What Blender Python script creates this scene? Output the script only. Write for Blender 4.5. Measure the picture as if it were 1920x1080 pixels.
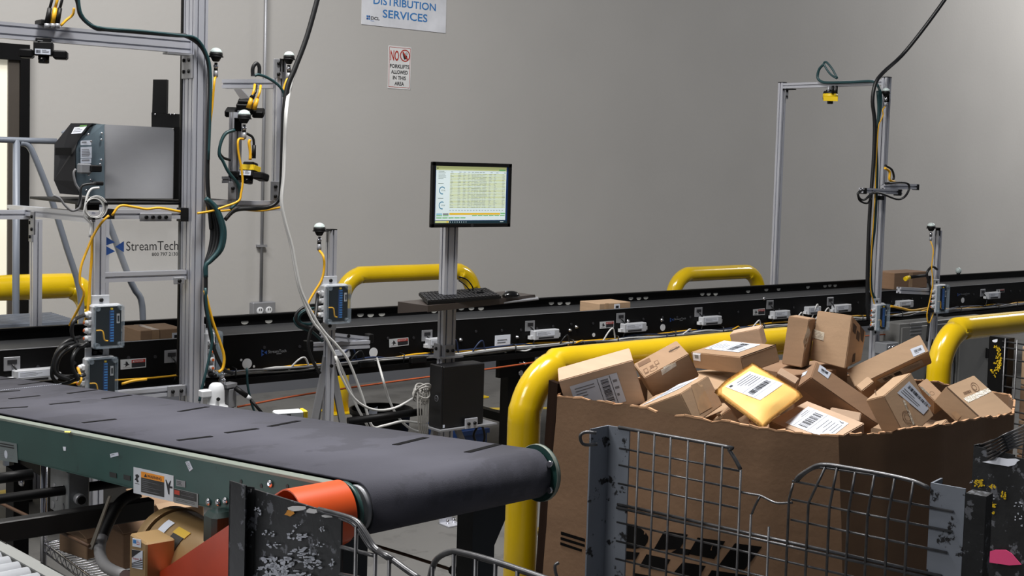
import bpy, bmesh, math, random
from mathutils import Vector as V, Matrix as MX
from math import sin, cos, pi, radians as RAD
for o in list(bpy.data.objects): bpy.data.objects.remove(o)
SC = bpy.context.scene; COL = SC.collection
random.seed(5)

# ------------------------------------------------------------------ camera
F_PX, CX, CY, HC = 2400.0, 960.0, 457.0, 1.7
YAW, PIT, ROL = RAD(51.0), RAD(3.55), RAD(1.64)
R0 = V((sin(YAW), -cos(YAW), 0)); A0 = V((cos(YAW), sin(YAW), 0))
FW = A0*cos(PIT) - V((0,0,1))*sin(PIT); U0 = R0.cross(FW)
RT = R0*cos(ROL) + U0*sin(ROL); UP = U0*cos(ROL) - R0*sin(ROL)
CAM = V((0,0,HC))
cd = bpy.data.cameras.new('camera'); co = bpy.data.objects.new('camera', cd); COL.objects.link(co)
cd.sensor_fit = 'HORIZONTAL'; cd.sensor_width = 36; cd.lens = 36*F_PX/1920
cd.shift_x = 0; cd.shift_y = (CY-540)/1920; cd.clip_end = 200
m = MX.Identity(4)
for i in range(3): m[i][0], m[i][1], m[i][2], m[i][3] = RT[i], UP[i], -FW[i], CAM[i]
co.matrix_world = m; SC.camera = co
def ray(x, y): return FW + RT*((x-CX)/F_PX) - UP*((y-CY)/F_PX)
def at(x, y, X=None, Y=None, Z=None, D=None):      # where the sight line of a photo point meets a plane of the place
    d = ray(x, y)
    t = D if D is not None else X/d.x if X is not None else Y/d.y if Y is not None else (Z-HC)/d.z
    return CAM + d*t
def onp(x, y, p, n):
    d = ray(x, y); return CAM + d*((p-CAM).dot(n)/d.dot(n))

# ------------------------------------------------------------------ light
SC.view_settings.view_transform = 'Standard'; SC.view_settings.look = 'None'
SC.view_settings.gamma = 1; SC.view_settings.use_curve_mapping = False
SC.view_settings.exposure = 0.0
w = bpy.data.worlds.new('hall'); SC.world = w; w.use_nodes = True
w.node_tree.nodes['Background'].inputs[0].default_value = (.80,.86,1,1)
w.node_tree.nodes['Background'].inputs[1].default_value = .11
def area(name, loc, target, sx, sy, power, col=(1,.98,.955)):
    l = bpy.data.lights.new(name, 'AREA'); l.shape = 'RECTANGLE'; l.size = sx; l.size_y = sy
    l.energy = power; l.color = col
    o = bpy.data.objects.new(name, l); COL.objects.link(o); o.location = loc
    o.rotation_euler = (V(target)-V(loc)).to_track_quat('-Z', 'Y').to_euler()
    return o
area('skylight_over_bins', (2.6,3.3,6.5), (3.0,2.9,.9), 1.2, 1.2, 480)
area('skylight_over_sorter', (0.6,5.4,6.8), (1.6,7.4,1.4), 2.2, 1.6, 275)
area('skylight_over_far_end', (16.5,4.5,6.8), (16.5,8.2,1.5), 2.5, 1.6, 520)
area('skylight_by_dock', (-3.0,3.2,5.0), (2.2,4.4,.9), 2.2, 2.0, 150)

# ------------------------------------------------------------------ materials
def lin(c):
    c = c/255.0
    return c/12.92 if c <= .04045 else ((c+.055)/1.055)**2.4
MATS = {}
def mat(name, rgb, rough=.5, metal=0, var=.12, scale=6, bump=0, bscale=60, emit=0, alpha=1, spec=.5, second=None, thr=.6, sscale=8, stretch=None, coat=0):
    if name in MATS: return MATS[name]
    m = bpy.data.materials.new(name); m.use_nodes = True; nt = m.node_tree; b = nt.nodes['Principled BSDF']
    N = nt.nodes.new; L = nt.links.new
    c = tuple(lin(x) for x in rgb)
    tc = N('ShaderNodeTexCoord'); mp = N('ShaderNodeMapping'); L(tc.outputs['Object'], mp.inputs[0])
    if stretch: mp.inputs['Scale'].default_value = stretch
    nz = N('ShaderNodeTexNoise'); nz.inputs['Scale'].default_value = scale; nz.inputs['Detail'].default_value = 4; L(mp.outputs[0], nz.inputs[0])
    rp = N('ShaderNodeValToRGB'); L(nz.outputs[0], rp.inputs[0])
    rp.color_ramp.elements[0].position = .3; rp.color_ramp.elements[1].position = .7
    rp.color_ramp.elements[0].color = tuple(x*(1-var) for x in c)+(1,); rp.color_ramp.elements[1].color = tuple(min(1,x*(1+var)) for x in c)+(1,)
    outc = rp.outputs[0]
    if second:
        n2 = N('ShaderNodeTexNoise'); n2.inputs['Scale'].default_value = sscale; n2.inputs['Detail'].default_value = 7; n2.inputs['Roughness'].default_value = .65; L(tc.outputs['Object'], n2.inputs[0])
        r2 = N('ShaderNodeValToRGB'); r2.color_ramp.elements[0].position = thr; r2.color_ramp.elements[1].position = thr+.03; L(n2.outputs[0], r2.inputs[0])
        mx = N('ShaderNodeMix'); mx.data_type = 'RGBA'; L(r2.outputs[0], mx.inputs[0]); L(outc, mx.inputs[6])
        mx.inputs[7].default_value = tuple(lin(x) for x in second)+(1,); outc = mx.outputs[2]
    L(outc, b.inputs['Base Color'])
    b.inputs['Roughness'].default_value = rough; b.inputs['Metallic'].default_value = metal
    b.inputs['Specular IOR Level'].default_value = spec; b.inputs['Coat Weight'].default_value = coat
    if bump:
        nb = N('ShaderNodeTexNoise'); nb.inputs['Scale'].default_value = bscale; nb.inputs['Detail'].default_value = 5; L(tc.outputs['Object'], nb.inputs[0])
        bp = N('ShaderNodeBump'); bp.inputs['Strength'].default_value = bump; bp.inputs['Distance'].default_value = .004
        L(nb.outputs[0], bp.inputs['Height']); L(bp.outputs[0], b.inputs['Normal'])
    if emit:
        L(outc, b.inputs['Emission Color']); b.inputs['Emission Strength'].default_value = emit
    if alpha < 1: b.inputs['Alpha'].default_value = alpha
    MATS[name] = m; return m
ALU = mat('aluminium', (190,192,200), .38, .4, .05, 3, spec=.5)
ALUD = mat('aluminium_dull', (148,149,153), .45, .4, .08, 5)
STEEL = mat('steel_wire', (92,92,94), .35, .75, .3, 30)
CHROME = mat('chrome', (205,205,210), .15, .95, .03)
BLK = mat('black_plastic', (11,11,12), .5, 0, .2, spec=.3)
BLKM = mat('black_powder_coat', (8,8,9), .5, 0, .2, 8, spec=.18)
BLKG = mat('black_gloss', (10,10,11), .2, 0, .1)
GRYP = mat('grey_plastic', (128,130,134), .5, 0, .06)
WHT = mat('white_plastic', (205,207,210), .45, 0, .03)
PAPER = mat('paper', (218,222,232), .6, 0, .02)
PAPERT = mat('paper_tinted', (196,202,214), .6, 0, .02)
INK = mat('ink', (28,28,32), .6, 0, .05)
INKG = mat('ink_grey', (120,122,128), .6, 0, .05)
YEL = mat('yellow_paint', (206,172,14), .2, 0, .07, 5, spec=.5, coat=.4, second=(150,118,14), thr=.74, sscale=7)
YELC = mat('yellow_cable', (226,170,30), .45, 0, .05)
YELT = mat('yellow_plastic', (220,186,20), .4, 0, .06)
GRNC = mat('teal_cable', (26,60,64), .45, 0, .1)
BLKC = mat('black_cable', (17,18,20), .45, 0, .1)
WHTC = mat('white_cable', (205,205,203), .5, 0, .04)
GRYC = mat('grey_cable', (120,120,122), .5, 0, .06)
BLUC = mat('blue_cable', (24,40,72), .5, 0, .06)
ORC = mat('orange_cord', (170,78,36), .6, 0, .1)
ORG = mat('orange_paint', (214,80,24), .38, 0, .08, 9)
RED = mat('red_ink', (168,42,26), .55, 0, .05)
ORG_SHADE = mat('orange_paint_shaded', (178,58,26), .45, 0, .12, 9)  # the chain guard's orange, reddened and darkened as if in shade
BLUE = mat('blue_ink', (42,112,176), .55, 0, .04)
NAVY = mat('navy_ink', (32,68,130), .55, 0, .05)
CLEAR = mat('clear_plastic', (170,190,205), .06, 0, .02, alpha=.03)
DOME = mat('frosted_dome', (196,208,206), .15, 0, .03)
GRN = mat('green_enamel', (38,72,68), .42, 0, .09, 7, second=(26,52,50), thr=.66, sscale=9)
GRNT = mat('worn_green_edge', (122,130,121), .5, .05, .06, 5)
RUB = mat('grey_rubber_belt', (78,78,87), .78, 0, .08, 5, bump=.12, bscale=400, second=(71,71,79), thr=.52, sscale=3, spec=.2)
RUBD = mat('dark_belt_seam', (12,12,14), .8, 0, .1, spec=.1)
BELT = mat('sorter_belt', (38,39,41), .6, 0, .12, 9, bump=.1, bscale=300)
GOLD = mat('gold_paint', (150,122,82), .38, .25, .08, 8)
WALL = mat('wall_paint', (172,170,167), .85, 0, .03, 1.2, bump=.25, bscale=28)
WALLB = mat('grey_base_paint', (92,94,100), .8, 0, .06, 3)
FLOOR = mat('concrete', (92,91,89), .65, 0, .10, 2.2, bump=.15, bscale=40, second=(84,83,81), thr=.55, sscale=5)
CB = [mat('cardboard_%s'%n, c, .8, 0, .06, 4, bump=.1, bscale=90, stretch=(1,1,14)) for n, c in
      (('tan',(172,143,114)),('brown',(154,125,98)),('pink_tan',(186,158,133)),('dark_tan',(138,108,83)))]
CBE = mat('cardboard_torn_edge', (190,148,112), .9, 0, .2, 40)
CBG = mat('gaylord_cardboard', (117,90,67), .9, 0, .08, 3, bump=.2, bscale=50, stretch=(1,1,5))
SEAM = mat('box_seam', (70,50,36), .9, 0, .1)
TAPE = mat('clear_tape', (180,148,116), .12, 0, .1, 30, spec=.8)
TAPEG = mat('glossy_tape', (206,196,178), .1, 0, .25, 60, spec=.9, bump=.5, bscale=120)
MAIL = mat('yellow_paper', (244,194,108), .6, 0, .05, 5, bump=.1, bscale=60)
PNTB = mat('chipped_black_paint', (32,33,35), .5, .2, .25, 14, second=(96,98,104), thr=.57, sscale=26, bump=.2, bscale=50)
PNTG = mat('chipped_grey_paint', (128,134,144), .45, .15, .08, 6, second=(38,38,40), thr=.585, sscale=20, bump=.1)
WOOD = mat('dark_board', (34,23,18), .95, 0, .15, 5, stretch=(8,8,1), spec=.05)
PINK = mat('pink_tag', (214,70,120), .6, 0, .04)
GRYT = mat('grey_tube_paint', (112,118,128), .4, .1, .06)
CABI = mat('grey_cabinet', (128,128,126), .5, .1, .05)

# ------------------------------------------------------------------ mesh builder
class MB:
    def __init__(s, *mats): s.v = []; s.f = []; s.fm = []; s.fs = []; s.mats = list(mats); s.cur = 0; s.sm = False
    def use(s, m):
        if m not in s.mats: s.mats.append(m)
        s.cur = s.mats.index(m); return s
    def add(s, vs, fs, smooth=False):
        n = len(s.v); s.v += [V(p) for p in vs]
        for f in fs: s.f.append([i+n for i in f]); s.fm.append(s.cur); s.fs.append(smooth)
        return s
    def box(s, c, size, M=None, b=0.0):
        hx, hy, hz = (x/2 for x in size); c = V(c)
        b = min(b, hx*.45, hy*.45, hz*.45)
        T = (lambda p: c + (M @ V(p) if M is not None else V(p)))
        if b <= 0:
            vs = [T((x*hx,y*hy,z*hz)) for x in (-1,1) for y in (-1,1) for z in (-1,1)]
            return s.add(vs, [(0,1,3,2),(4,6,7,5),(0,4,5,1),(2,3,7,6),(0,2,6,4),(1,5,7,3)])
        vs = []; idx = {}
        for x in (-1,1):
            for y in (-1,1):
                for z in (-1,1):
                    for a in range(3):
                        p = [x*(hx-b), y*(hy-b), z*(hz-b)]; p[a] = (x*hx, y*hy, z*hz)[a]
                        idx[x,y,z,a] = len(vs); vs.append(T(p))
        fs = []
        for a in range(3):
            o1, o2 = [i for i in range(3) if i != a]
            for sg in (-1,1):
                q = []
                for (p1,p2) in ((-1,-1),(1,-1),(1,1),(-1,1)):
                    k = [0,0,0]; k[a] = sg; k[o1] = p1; k[o2] = p2; q.append(idx[k[0],k[1],k[2],a])
                if (sg > 0) == (a == 1): q.reverse()
                fs.append(q)
        for a in range(3):
            o1, o2 = [i for i in range(3) if i != a]
            for s1 in (-1,1):
                for s2 in (-1,1):
                    k0 = [0,0,0]; k0[a] = -1; k0[o1] = s1; k0[o2] = s2; k1 = list(k0); k1[a] = 1
                    fs.append([idx[(*k0,o1)], idx[(*k1,o1)], idx[(*k1,o2)], idx[(*k0,o2)]])
        for x in (-1,1):
            for y in (-1,1):
                for z in (-1,1): fs.append([idx[x,y,z,i] for i in range(3)])
        return s.add(vs, fs)
    def bx(s, x0, x1, y0, y1, z0, z1, b=0.0):
        return s.box(((x0+x1)/2,(y0+y1)/2,(z0+z1)/2), (abs(x1-x0),abs(y1-y0),abs(z1-z0)), None, b)
    def lathe(s, prof, o, ax=(0,0,1), seg=20, smooth=True, cap=True):
        o = V(o); a = V(ax).normalized(); t = V((1,0,0)) if abs(a.x) < .8 else V((0,1,0))
        u = a.cross(t).normalized(); w_ = a.cross(u); vs = []; fs = []
        for r, h in prof:
            for k in range(seg):
                an = 2*pi*k/seg; vs.append(o + a*h + (u*cos(an)+w_*sin(an))*r)
        n = len(prof)
        for i in range(n-1):
            for k in range(seg):
                k2 = (k+1) % seg; fs.append((i*seg+k, i*seg+k2, (i+1)*seg+k2, (i+1)*seg+k))
        s.add(vs, fs, smooth)
        caps = []
        if cap and prof[0][0] > 1e-6: caps.append([k for k in range(seg)][::-1])
        if cap and prof[-1][0] > 1e-6: caps.append([(n-1)*seg+k for k in range(seg)])
        base = len(s.v)-len(vs)
        for c in caps: s.f.append([base+i for i in c]); s.fm.append(s.cur); s.fs.append(False)
        return s
    def cyl(s, p0, p1, r, r1=None, seg=14):
        p0 = V(p0); p1 = V(p1); return s.lathe([(r,0),(r if r1 is None else r1,(p1-p0).length)], p0, p1-p0, seg)
    def dome(s, o, r, ax=(0,0,1), seg=18, rings=6, sq=1.0):
        return s.lathe([(r*cos(pi/2*i/rings), r*sq*sin(pi/2*i/rings)) for i in range(rings)]+[(1e-7,r*sq)], o, ax, seg)
    def ball(s, o, r, seg=12):
        return s.lathe([(max(1e-7,r*sin(pi*i/8)), -r*cos(pi*i/8)) for i in range(9)], o, (0,0,1), seg)
    def tube(s, pts, r, seg=8, smooth=4, closed=False):
        P = [V(p) for p in pts]
        if smooth and len(P) > 2:
            Q = []; n = len(P)
            rng = range(n if closed else n-1)
            for i in rng:
                a = P[i-1] if (i > 0 or closed) else P[0]*2-P[1]; b = P[i]; c = P[(i+1) % n]
                d = P[(i+2) % n] if (i+2 < n or closed) else c*2-b
                for k in range(smooth):
                    t = k/smooth
                    Q.append(.5*((2*b)+(c-a)*t+(2*a-5*b+4*c-d)*t*t+(3*b-a-3*c+d)*t**3))
            if not closed: Q.append(P[-1])
            P = Q
        n = len(P); vs = []; fs = []; u = None
        for i in range(n):
            if closed: t = P[(i+1) % n]-P[i-1]
            else: t = P[min(i+1,n-1)]-P[max(i-1,0)]
            t = t.normalized() if t.length > 1e-9 else V((0,0,1))
            if u is None:
                g = V((0,0,1)) if abs(t.z) < .9 else V((1,0,0)); u = t.cross(g).normalized()
            else:
                u = (u - t*u.dot(t)); u = u.normalized() if u.length > 1e-6 else t.orthogonal().normalized()
            w_ = t.cross(u)
            for k in range(seg):
                an = 2*pi*k/seg; vs.append(P[i]+(u*cos(an)+w_*sin(an))*r)
        for i in range(n if closed else n-1):
            j = (i+1) % n
            for k in range(seg):
                k2 = (k+1) % seg; fs.append((i*seg+k, i*seg+k2, j*seg+k2, j*seg+k))
        base = len(s.v); s.add(vs, fs, True)
        if not closed:
            for c in ([k for k in range(seg)][::-1], [(n-1)*seg+k for k in range(seg)]):
                s.f.append([base+i for i in c]); s.fm.append(s.cur); s.fs.append(False)
        return s
    def prism(s, poly, ext):
        P = [V(p) for p in poly]; e = V(ext); n = len(P)
        return s.add(P+[p+e for p in P], [list(range(n))[::-1], [n+i for i in range(n)]]+[(i,(i+1) % n,n+(i+1) % n,n+i) for i in range(n)])
    def extr(s, p0, p1, wx, wy, xd, nx=1, ny=1):   # slotted aluminium profile
        p0 = V(p0); p1 = V(p1); t = (p1-p0).normalized(); x = V(xd); x = (x-t*x.dot(t)).normalized(); y = t.cross(x)
        sl, dp = .0085*min(1,wx/nx/.038), .0115*min(1,wx/nx/.038)
        out = []
        def side(a, b, n):   # from corner a to corner b, inward normal left
            d = (b-a); L = d.length; d = d/L; inw = V((-d.y, d.x, 0))
            out.append(a)
            for i in range(n):
                c = L*(i+.5)/n
                cw = sl*1.75; t_ = dp*.22
                for q, e in ((-sl/2,0),(-sl/2,t_),(-cw/2,t_),(-cw/2,dp*.85),(cw/2,dp*.85),(cw/2,t_),(sl/2,t_),(sl/2,0)): out.append(a+d*(c+q)+inw*e)
        cs = [V((-wx/2,-wy/2,0)),V((wx/2,-wy/2,0)),V((wx/2,wy/2,0)),V((-wx/2,wy/2,0))]
        for i in range(4): side(cs[i], cs[(i+1) % 4], nx if i % 2 == 0 else ny)
        return s.prism([p0+x*q.x+y*q.y for q in out], p1-p0)
    def build(s, name, parent=None, label=None, M=None):
        me = bpy.data.meshes.new(name)
        inv = WM[parent.name].inverted() if parent is not None else (M.inverted() if M is not None else None)
        vs = [inv @ p for p in s.v] if inv is not None else s.v
        me.from_pydata([tuple(p) for p in vs], [], s.f)
        for m_ in s.mats: me.materials.append(m_)
        me.polygons.foreach_set('material_index', s.fm); me.polygons.foreach_set('use_smooth', s.fs)
        bm = bmesh.new(); bm.from_mesh(me); bmesh.ops.recalc_face_normals(bm, faces=bm.faces); bm.to_mesh(me); bm.free()
        o = bpy.data.objects.new(name, me); COL.objects.link(o)
        if parent is not None: o.parent = parent; WM[o.name] = WM[parent.name].copy()
        elif M is not None: o.matrix_world = M; WM[o.name] = M.copy()
        else: WM[o.name] = MX.Identity(4)
        if label: o['label'] = label
        return o
WM = {}
def merge(o, mb):                   # printed or painted pattern joins the mesh of the part that carries it
    inv = WM[o.name].inverted(); off = len(o.data.materials)
    for m_ in mb.mats: o.data.materials.append(m_)
    bm = bmesh.new(); bm.from_mesh(o.data); vv = [bm.verts.new(inv @ p) for p in mb.v]
    for f, mi, sm in zip(mb.f, mb.fm, mb.fs):
        try: q = bm.faces.new([vv[i] for i in f]); q.material_index = off+mi; q.smooth = sm
        except ValueError: pass
    bm.to_mesh(o.data); bm.free()
def tag(o, label, cat, group=None, kind=None):
    if label: o['label'] = label
    if cat: o['category'] = cat
    if group: o['group'] = group
    if kind: o['kind'] = kind
    return o
def thing(name, label, cat, loc, group=None):
    o = bpy.data.objects.new(name, None); COL.objects.link(o); o.location = loc; o.empty_display_size = .05
    WM[o.name] = MX.Translation(V(loc)); return tag(o, label, cat, group)
def one(mb, name, label, cat, loc, group=None):
    return tag(mb.build(name, None, None, MX.Translation(V(loc))), label, cat, group)
def struct(mb, name): return tag(mb.build(name), None, None, None, 'structure')

# ------------------------------------------------------------------ lettering and printed sheets
_T = {}
def glyphs(t, bold=0, width=1):
    k = (t, bold)
    if k not in _T:
        c = bpy.data.curves.new('t', 'FONT'); c.body = t; c.offset = bold; c.resolution_u = 3
        o = bpy.data.objects.new('t', c); COL.objects.link(o)
        bpy.context.view_layer.update()
        me = bpy.data.meshes.new_from_object(o.evaluated_get(bpy.context.evaluated_depsgraph_get()))
        vs = [tuple(v.co) for v in me.vertices]; fs = [list(p.vertices) for p in me.polygons]
        bpy.data.objects.remove(o); bpy.data.meshes.remove(me); bpy.data.curves.remove(c)
        xs = [v[0] for v in vs]; ys = [v[1] for v in vs]
        x0, x1 = min(xs), max(xs)
        _T[k] = ([(v[0]-x0, v[1]) for v in vs], fs, x1-x0)
    return _T[k]
class Sheet:                        # TL, TR, BR, BL corners in reading order; u to the right, v down, both 0..1
    def __init__(s, mb, q, off=.0012):
        s.mb = mb; s.q = [V(p) for p in q]
        n = (s.q[1]-s.q[0]).cross(s.q[3]-s.q[0]); s.n = -n.normalized(); s.off = off
        if s.n.dot(CAM-s.q[0]) < 0: s.n = -s.n
        s.w = (s.q[1]-s.q[0]).length; s.h = (s.q[3]-s.q[0]).length; s.lv = 1
    def p(s, u, v, k=1):
        a = s.q[0].lerp(s.q[1], u); b = s.q[3].lerp(s.q[2], u); return a.lerp(b, v)+s.n*s.off*k
    def base(s, m, t=1):
        s.mb.use(m); a = [s.p(*c, k=0) for c in ((0,0),(1,0),(1,1),(0,1))]; s.mb.prism(a, s.n*s.off*t); s.k0 = t; return s
    def rect(s, u0, v0, u1, v1, m, k=1.3):
        s.mb.use(m).add([s.p(u0,v0,k), s.p(u1,v0,k), s.p(u1,v1,k), s.p(u0,v1,k)], [(0,1,2,3)]); return s
    def poly(s, pts, m, k=1.4):
        s.mb.use(m).add([s.p(u,v,k) for u, v in pts], [list(range(len(pts)))]); return s
    def ring(s, u, v, r, th, m, a0=0, a1=2*pi, k=1.4, n=28):
        ry = r*s.w/s.h; ty = th*s.w/s.h; vs = []; fs = []
        for i in range(n+1):
            a = a0+(a1-a0)*i/n
            vs += [s.p(u+cos(a)*r, v+sin(a)*ry, k), s.p(u+cos(a)*(r-th), v+sin(a)*(ry-ty), k)]
        for i in range(n): fs.append((2*i,2*i+1,2*i+3,2*i+2))
        s.mb.use(m).add(vs, fs); return s
    def text(s, t, u, v, hgt, m, fit=None, al='c', bold=0, k=1.5):   # cap height hgt as a share of the sheet
        vs, fs, wd = glyphs(t, bold); sc = hgt/.7; su = sc*s.h/s.w
        if fit: su = fit/wd
        x0 = u - (wd*su/2 if al == 'c' else 0)
        s.mb.use(m).add([s.p(x0+a*su, v-b*sc, k) for a, b in vs], fs); return s
    def bars(s, u0, v0, u1, v1, m, n=22, vert=False, seed=1):
        r = random.Random(seed); x = 0; tot = []
        while x < 1: wd = r.choice((.012,.02,.034)); tot.append((x, wd)); x += wd+r.choice((.012,.02,.03))
        for x, wd in tot:
            a, b = x, min(1, x+wd)
            if vert: s.rect(u0, v0+(v1-v0)*a, u1, v0+(v1-v0)*b, m)
            else: s.rect(u0+(u1-u0)*a, v0, u0+(u1-u0)*b, v1, m)
        return s
    def lines(s, u0, v0, u1, v1, n, m, seed=1, th=.35):
        r = random.Random(seed)
        for i in range(n):
            v = v0+(v1-v0)*i/n; s.rect(u0, v, u0+(u1-u0)*r.uniform(.5,1), v+(v1-v0)/n*th, m)
        return s
def pq(pts, **k): return [at(*p, **k) for p in pts]
# ------------------------------------------------------------------ the setting
YW = 8.25
X = V((1,0,0)); Y = V((0,1,0)); Z = V((0,0,1))
struct(MB(FLOOR).bx(-6,24,-4,YW+.3,-.1,0), 'floor')
struct(MB(WALL).bx(2.70,24,YW,YW+.2,0,9).bx(-6,1.2,YW,YW+.2,0,9).bx(1.2,2.70,YW,YW+.2,2.36,9), 'wall_back')
struct(MB(WALLB).bx(2.72,24,YW-.012,YW,0,.46), 'baseboard_back')
DOORG = mat('daylit_door', (236,232,214), .7, 0, .03, 2, emit=.3)
JAMB = mat('bronze_frame', (74,68,62), .5, .2, .08)
d = struct(MB(BLKM).bx(2.652,2.71,YW-.05,YW+.2,0,2.36).bx(1.2,2.652,YW-.05,YW+.2,2.26,2.36), 'door_1')
MB(JAMB).bx(2.585,2.652,YW-.03,YW+.2,0,2.26).build('door_jamb', d)
MB(DOORG).bx(1.2,2.585,YW-.01,YW+.02,0,2.26).build('door_leaf', d, 'bright daylit door leaf')

# wall signs
sg = MB(WHT); q = [V((5.168,YW,3.06)), V((5.945,YW,3.06)), V((5.945,YW,2.714)), V((5.168,YW,2.714))]
S = Sheet(sg, q, .004); S.base(mat('sign_white', (206,208,214), .5))
S.text('FULFILLMENT', .5, .24, .15, BLUE, .72, k=1.3); S.text('DISTRIBUTION', .5, .53, .16, BLUE, .74, k=1.3, bold=.012); S.text('SERVICES', .505, .80, .17, BLUE, .53, k=1.3, bold=.012)
for a, b in ((0,0),(1,0),(0,1),(1,1)): S.rect(.055+.022*a, .795+.05*b, .073+.022*a, .835+.05*b, BLUE if (a+b) % 2 == 0 else NAVY)
S.text('DCL', .155, .875, .065, INK, .10, k=1.3, bold=.02); S.lines(.10, .9, .17, .92, 1, BLUE)
one(sg, 'wall_sign', 'large white sign with blue DISTRIBUTION SERVICES lettering high on the wall', 'sign', (5.55,YW,2.71))
sg = MB(WHT); q = [V((5.416,YW,2.576)), V((5.622,YW,2.576)), V((5.622,YW,2.252)), V((5.416,YW,2.252))]
S = Sheet(sg, q, .003); S.base(mat('sign_paper', (214,214,214), .5))
for r_ in ((.03,.025,.97,.035),(.03,.955,.97,.965),(.03,.025,.045,.965),(.955,.025,.97,.965)): S.rect(*r_, RED)
S.text('NO', .27, .335, .23, RED, .38, bold=.02, k=1.3)
S.ring(.73, .205, .225, .04, RED)
S.poly([(.60,.13),(.655,.115),(.86,.28),(.81,.30)], RED, 1.7)
S.poly([(.62,.16),(.68,.15),(.70,.22),(.82,.20),(.84,.29),(.78,.28),(.70,.30),(.66,.25)], INK, 1.5); S.ring(.79, .16, .05, .02, INKG)
for i, (t, f) in enumerate((('FORKLIFTS',.86),('ALLOWED',.74),('IN THIS',.58),('AREA',.42))): S.text(t, .5, .51+i*.135, .085, INK, f, bold=.025, k=1.3)
one(sg, 'wall_sign', 'small white NO FORKLIFTS ALLOWED IN THIS AREA sign with red circle', 'sign', (5.52,YW,2.25))
# conduit with twin outlet
t = thing('wall_conduit', 'grey metal conduit running down the wall to a twin outlet box', 'conduit', (4.36,YW,.52))
MB(ALUD).cyl((4.36,YW-.025,.66), (4.36,YW-.025,3.6), .011, seg=10).build('pipe', t)
MB(ALUD).bx(4.325,4.395,YW-.04,YW,1.06,1.075).build('clamp', t)
ob = MB(ALUD).bx(4.28,4.46,YW-.06,YW,.535,.665,.006).build('outlet_box', t)
for xx in (4.335,4.405): MB(WHT).lathe([(.027,0),(.027,.004),(.02,.007)], (xx,YW-.06,.605), (0,-1,0)).use(INK).bx(xx-.01,xx-.005,YW-.0685,YW-.066,.605,.62).bx(xx+.005,xx+.01,YW-.0685,YW-.066,.605,.62).build('receptacle', ob)

# ------------------------------------------------------------------ black sorter conveyor along the wall
YF, YB, ZT, ZL, ZBOT = 5.655, 6.28, .832, .785, .612
XA, XB = .6, 16.0
cv = thing('sorter_conveyor', 'long black belt conveyor running along the wall with cables on its side', 'conveyor', (7.0,5.97,0))
ffr = MB(BLKM).bx(XA,XB,YF,YF+.012,ZBOT,ZT).bx(XA,XB,YF,YF+.03,ZT-.006,ZT).bx(XA,XB,YF-.055,YF+.012,ZBOT,ZBOT+.012).bx(XA,XB,YF-.058,YF-.052,ZBOT-.018,ZBOT+.014); FFR = ffr.build('front_frame', cv)
MB(ALUD).bx(XA,XB,YF-.002,YF+.004,ZT,ZT+.003).build('frame_edge', cv, 'thin worn metal edge of front frame')
BFR = MB(BLKM).bx(XA,XB,YB,YB+.012,ZBOT,ZT+.012).bx(XA,XB,YB-.02,YB,ZT+.004,ZT+.012).build('back_frame', cv)
MB(BELT).bx(XA,XB,YF+.014,YB-.002,ZL-.03,ZL).bx(XA,XB,YF+.014,YB-.002,ZL-.16,ZL-.145).build('belt', cv)
m_ = MB(mat('hole_white',(196,196,190),.6))
for (px,py) in [(459,604),(504,602),(676,590),(695,590.5),(716,589),(814,583),(865,578),(884,578),(902,578),(1034,568),(1050,568),(1065,568),(1183,559),(1198,559),(1211,558),(1317,551),(1329,551),(1342,551),(1403,546),(1437,543),(1460,542),(1515,538),(1547,536),(1556,535),(1566,535),(234,618),(258,618)]:
    p = at(px, py, Y=YB-.001); sc = 1+.0*px
    m_.prism([p+X*(.022*cos(a))+Z*(.013*min(.45,sin(a))) for a in [2*pi*k/14 for k in range(14)]], (0,.002,0))
merge(BFR, m_)
m_ = MB(mat('dull_bolt',(58,58,62),.4,.5))
x = 1.7
while x < 14:
    m_.lathe([(.008,0),(.008,.003)], (x,YF,.755+.006*sin(x*9)), (0,-1,0), 8); x += .17+.05*sin(x*5)
merge(FFR, m_)
m_ = MB(WHT)
for (px,py,r) in [(463,682,.026),(700,661,.026),(1242.5,614,.022),(948,662,.008),(1113,628,.012),(1838,605,.01),(452,675,.006),(476,687,.006),(1805,563,.022)]:
    p = at(px, py, Y=YF-.001); m_.lathe([(r,0),(r,.002)], p, (0,-1,0), 18)
merge(FFR, m_)
# danger stickers and maker's marks
STK = mat('sticker_white', (188,190,192), .5)
for k, qd in enumerate([[(225.7,674.5),(273.7,671),(273.7,688.5),(226,693)],[(729.5,636),(765.5,632.5),(766,647),(730,651.5)],[(1124.5,603.5),(1151,601.5),(1151,614),(1124.5,616.5)],[(1412,580),(1434,578),(1434,590),(1412,591.5)],[(1868,543),(1883,541.5),(1883,548),(1868,549.5)]]):
    mb = MB(STK); S = Sheet(mb, [at(*p, Y=YF-.001) for p in qd], .001); S.base(STK)
    S.rect(.43,.1,.97,.42,RED); S.rect(.43,.42,.97,.9,INK); S.text('DANGER',.72,.35,.2,STK,.36,k=1.7); S.poly([(.46,.36),(.50,.16),(.54,.36)],STK,1.7)
    S.poly([(.2,.2),(.26,.25),(.30,.45),(.36,.6),(.28,.62),(.18,.8),(.2,.55),(.1,.5),(.2,.42)],INK); S.rect(.08,.84,.38,.87,INK)
    mb.build('danger_sticker', cv)
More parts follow.
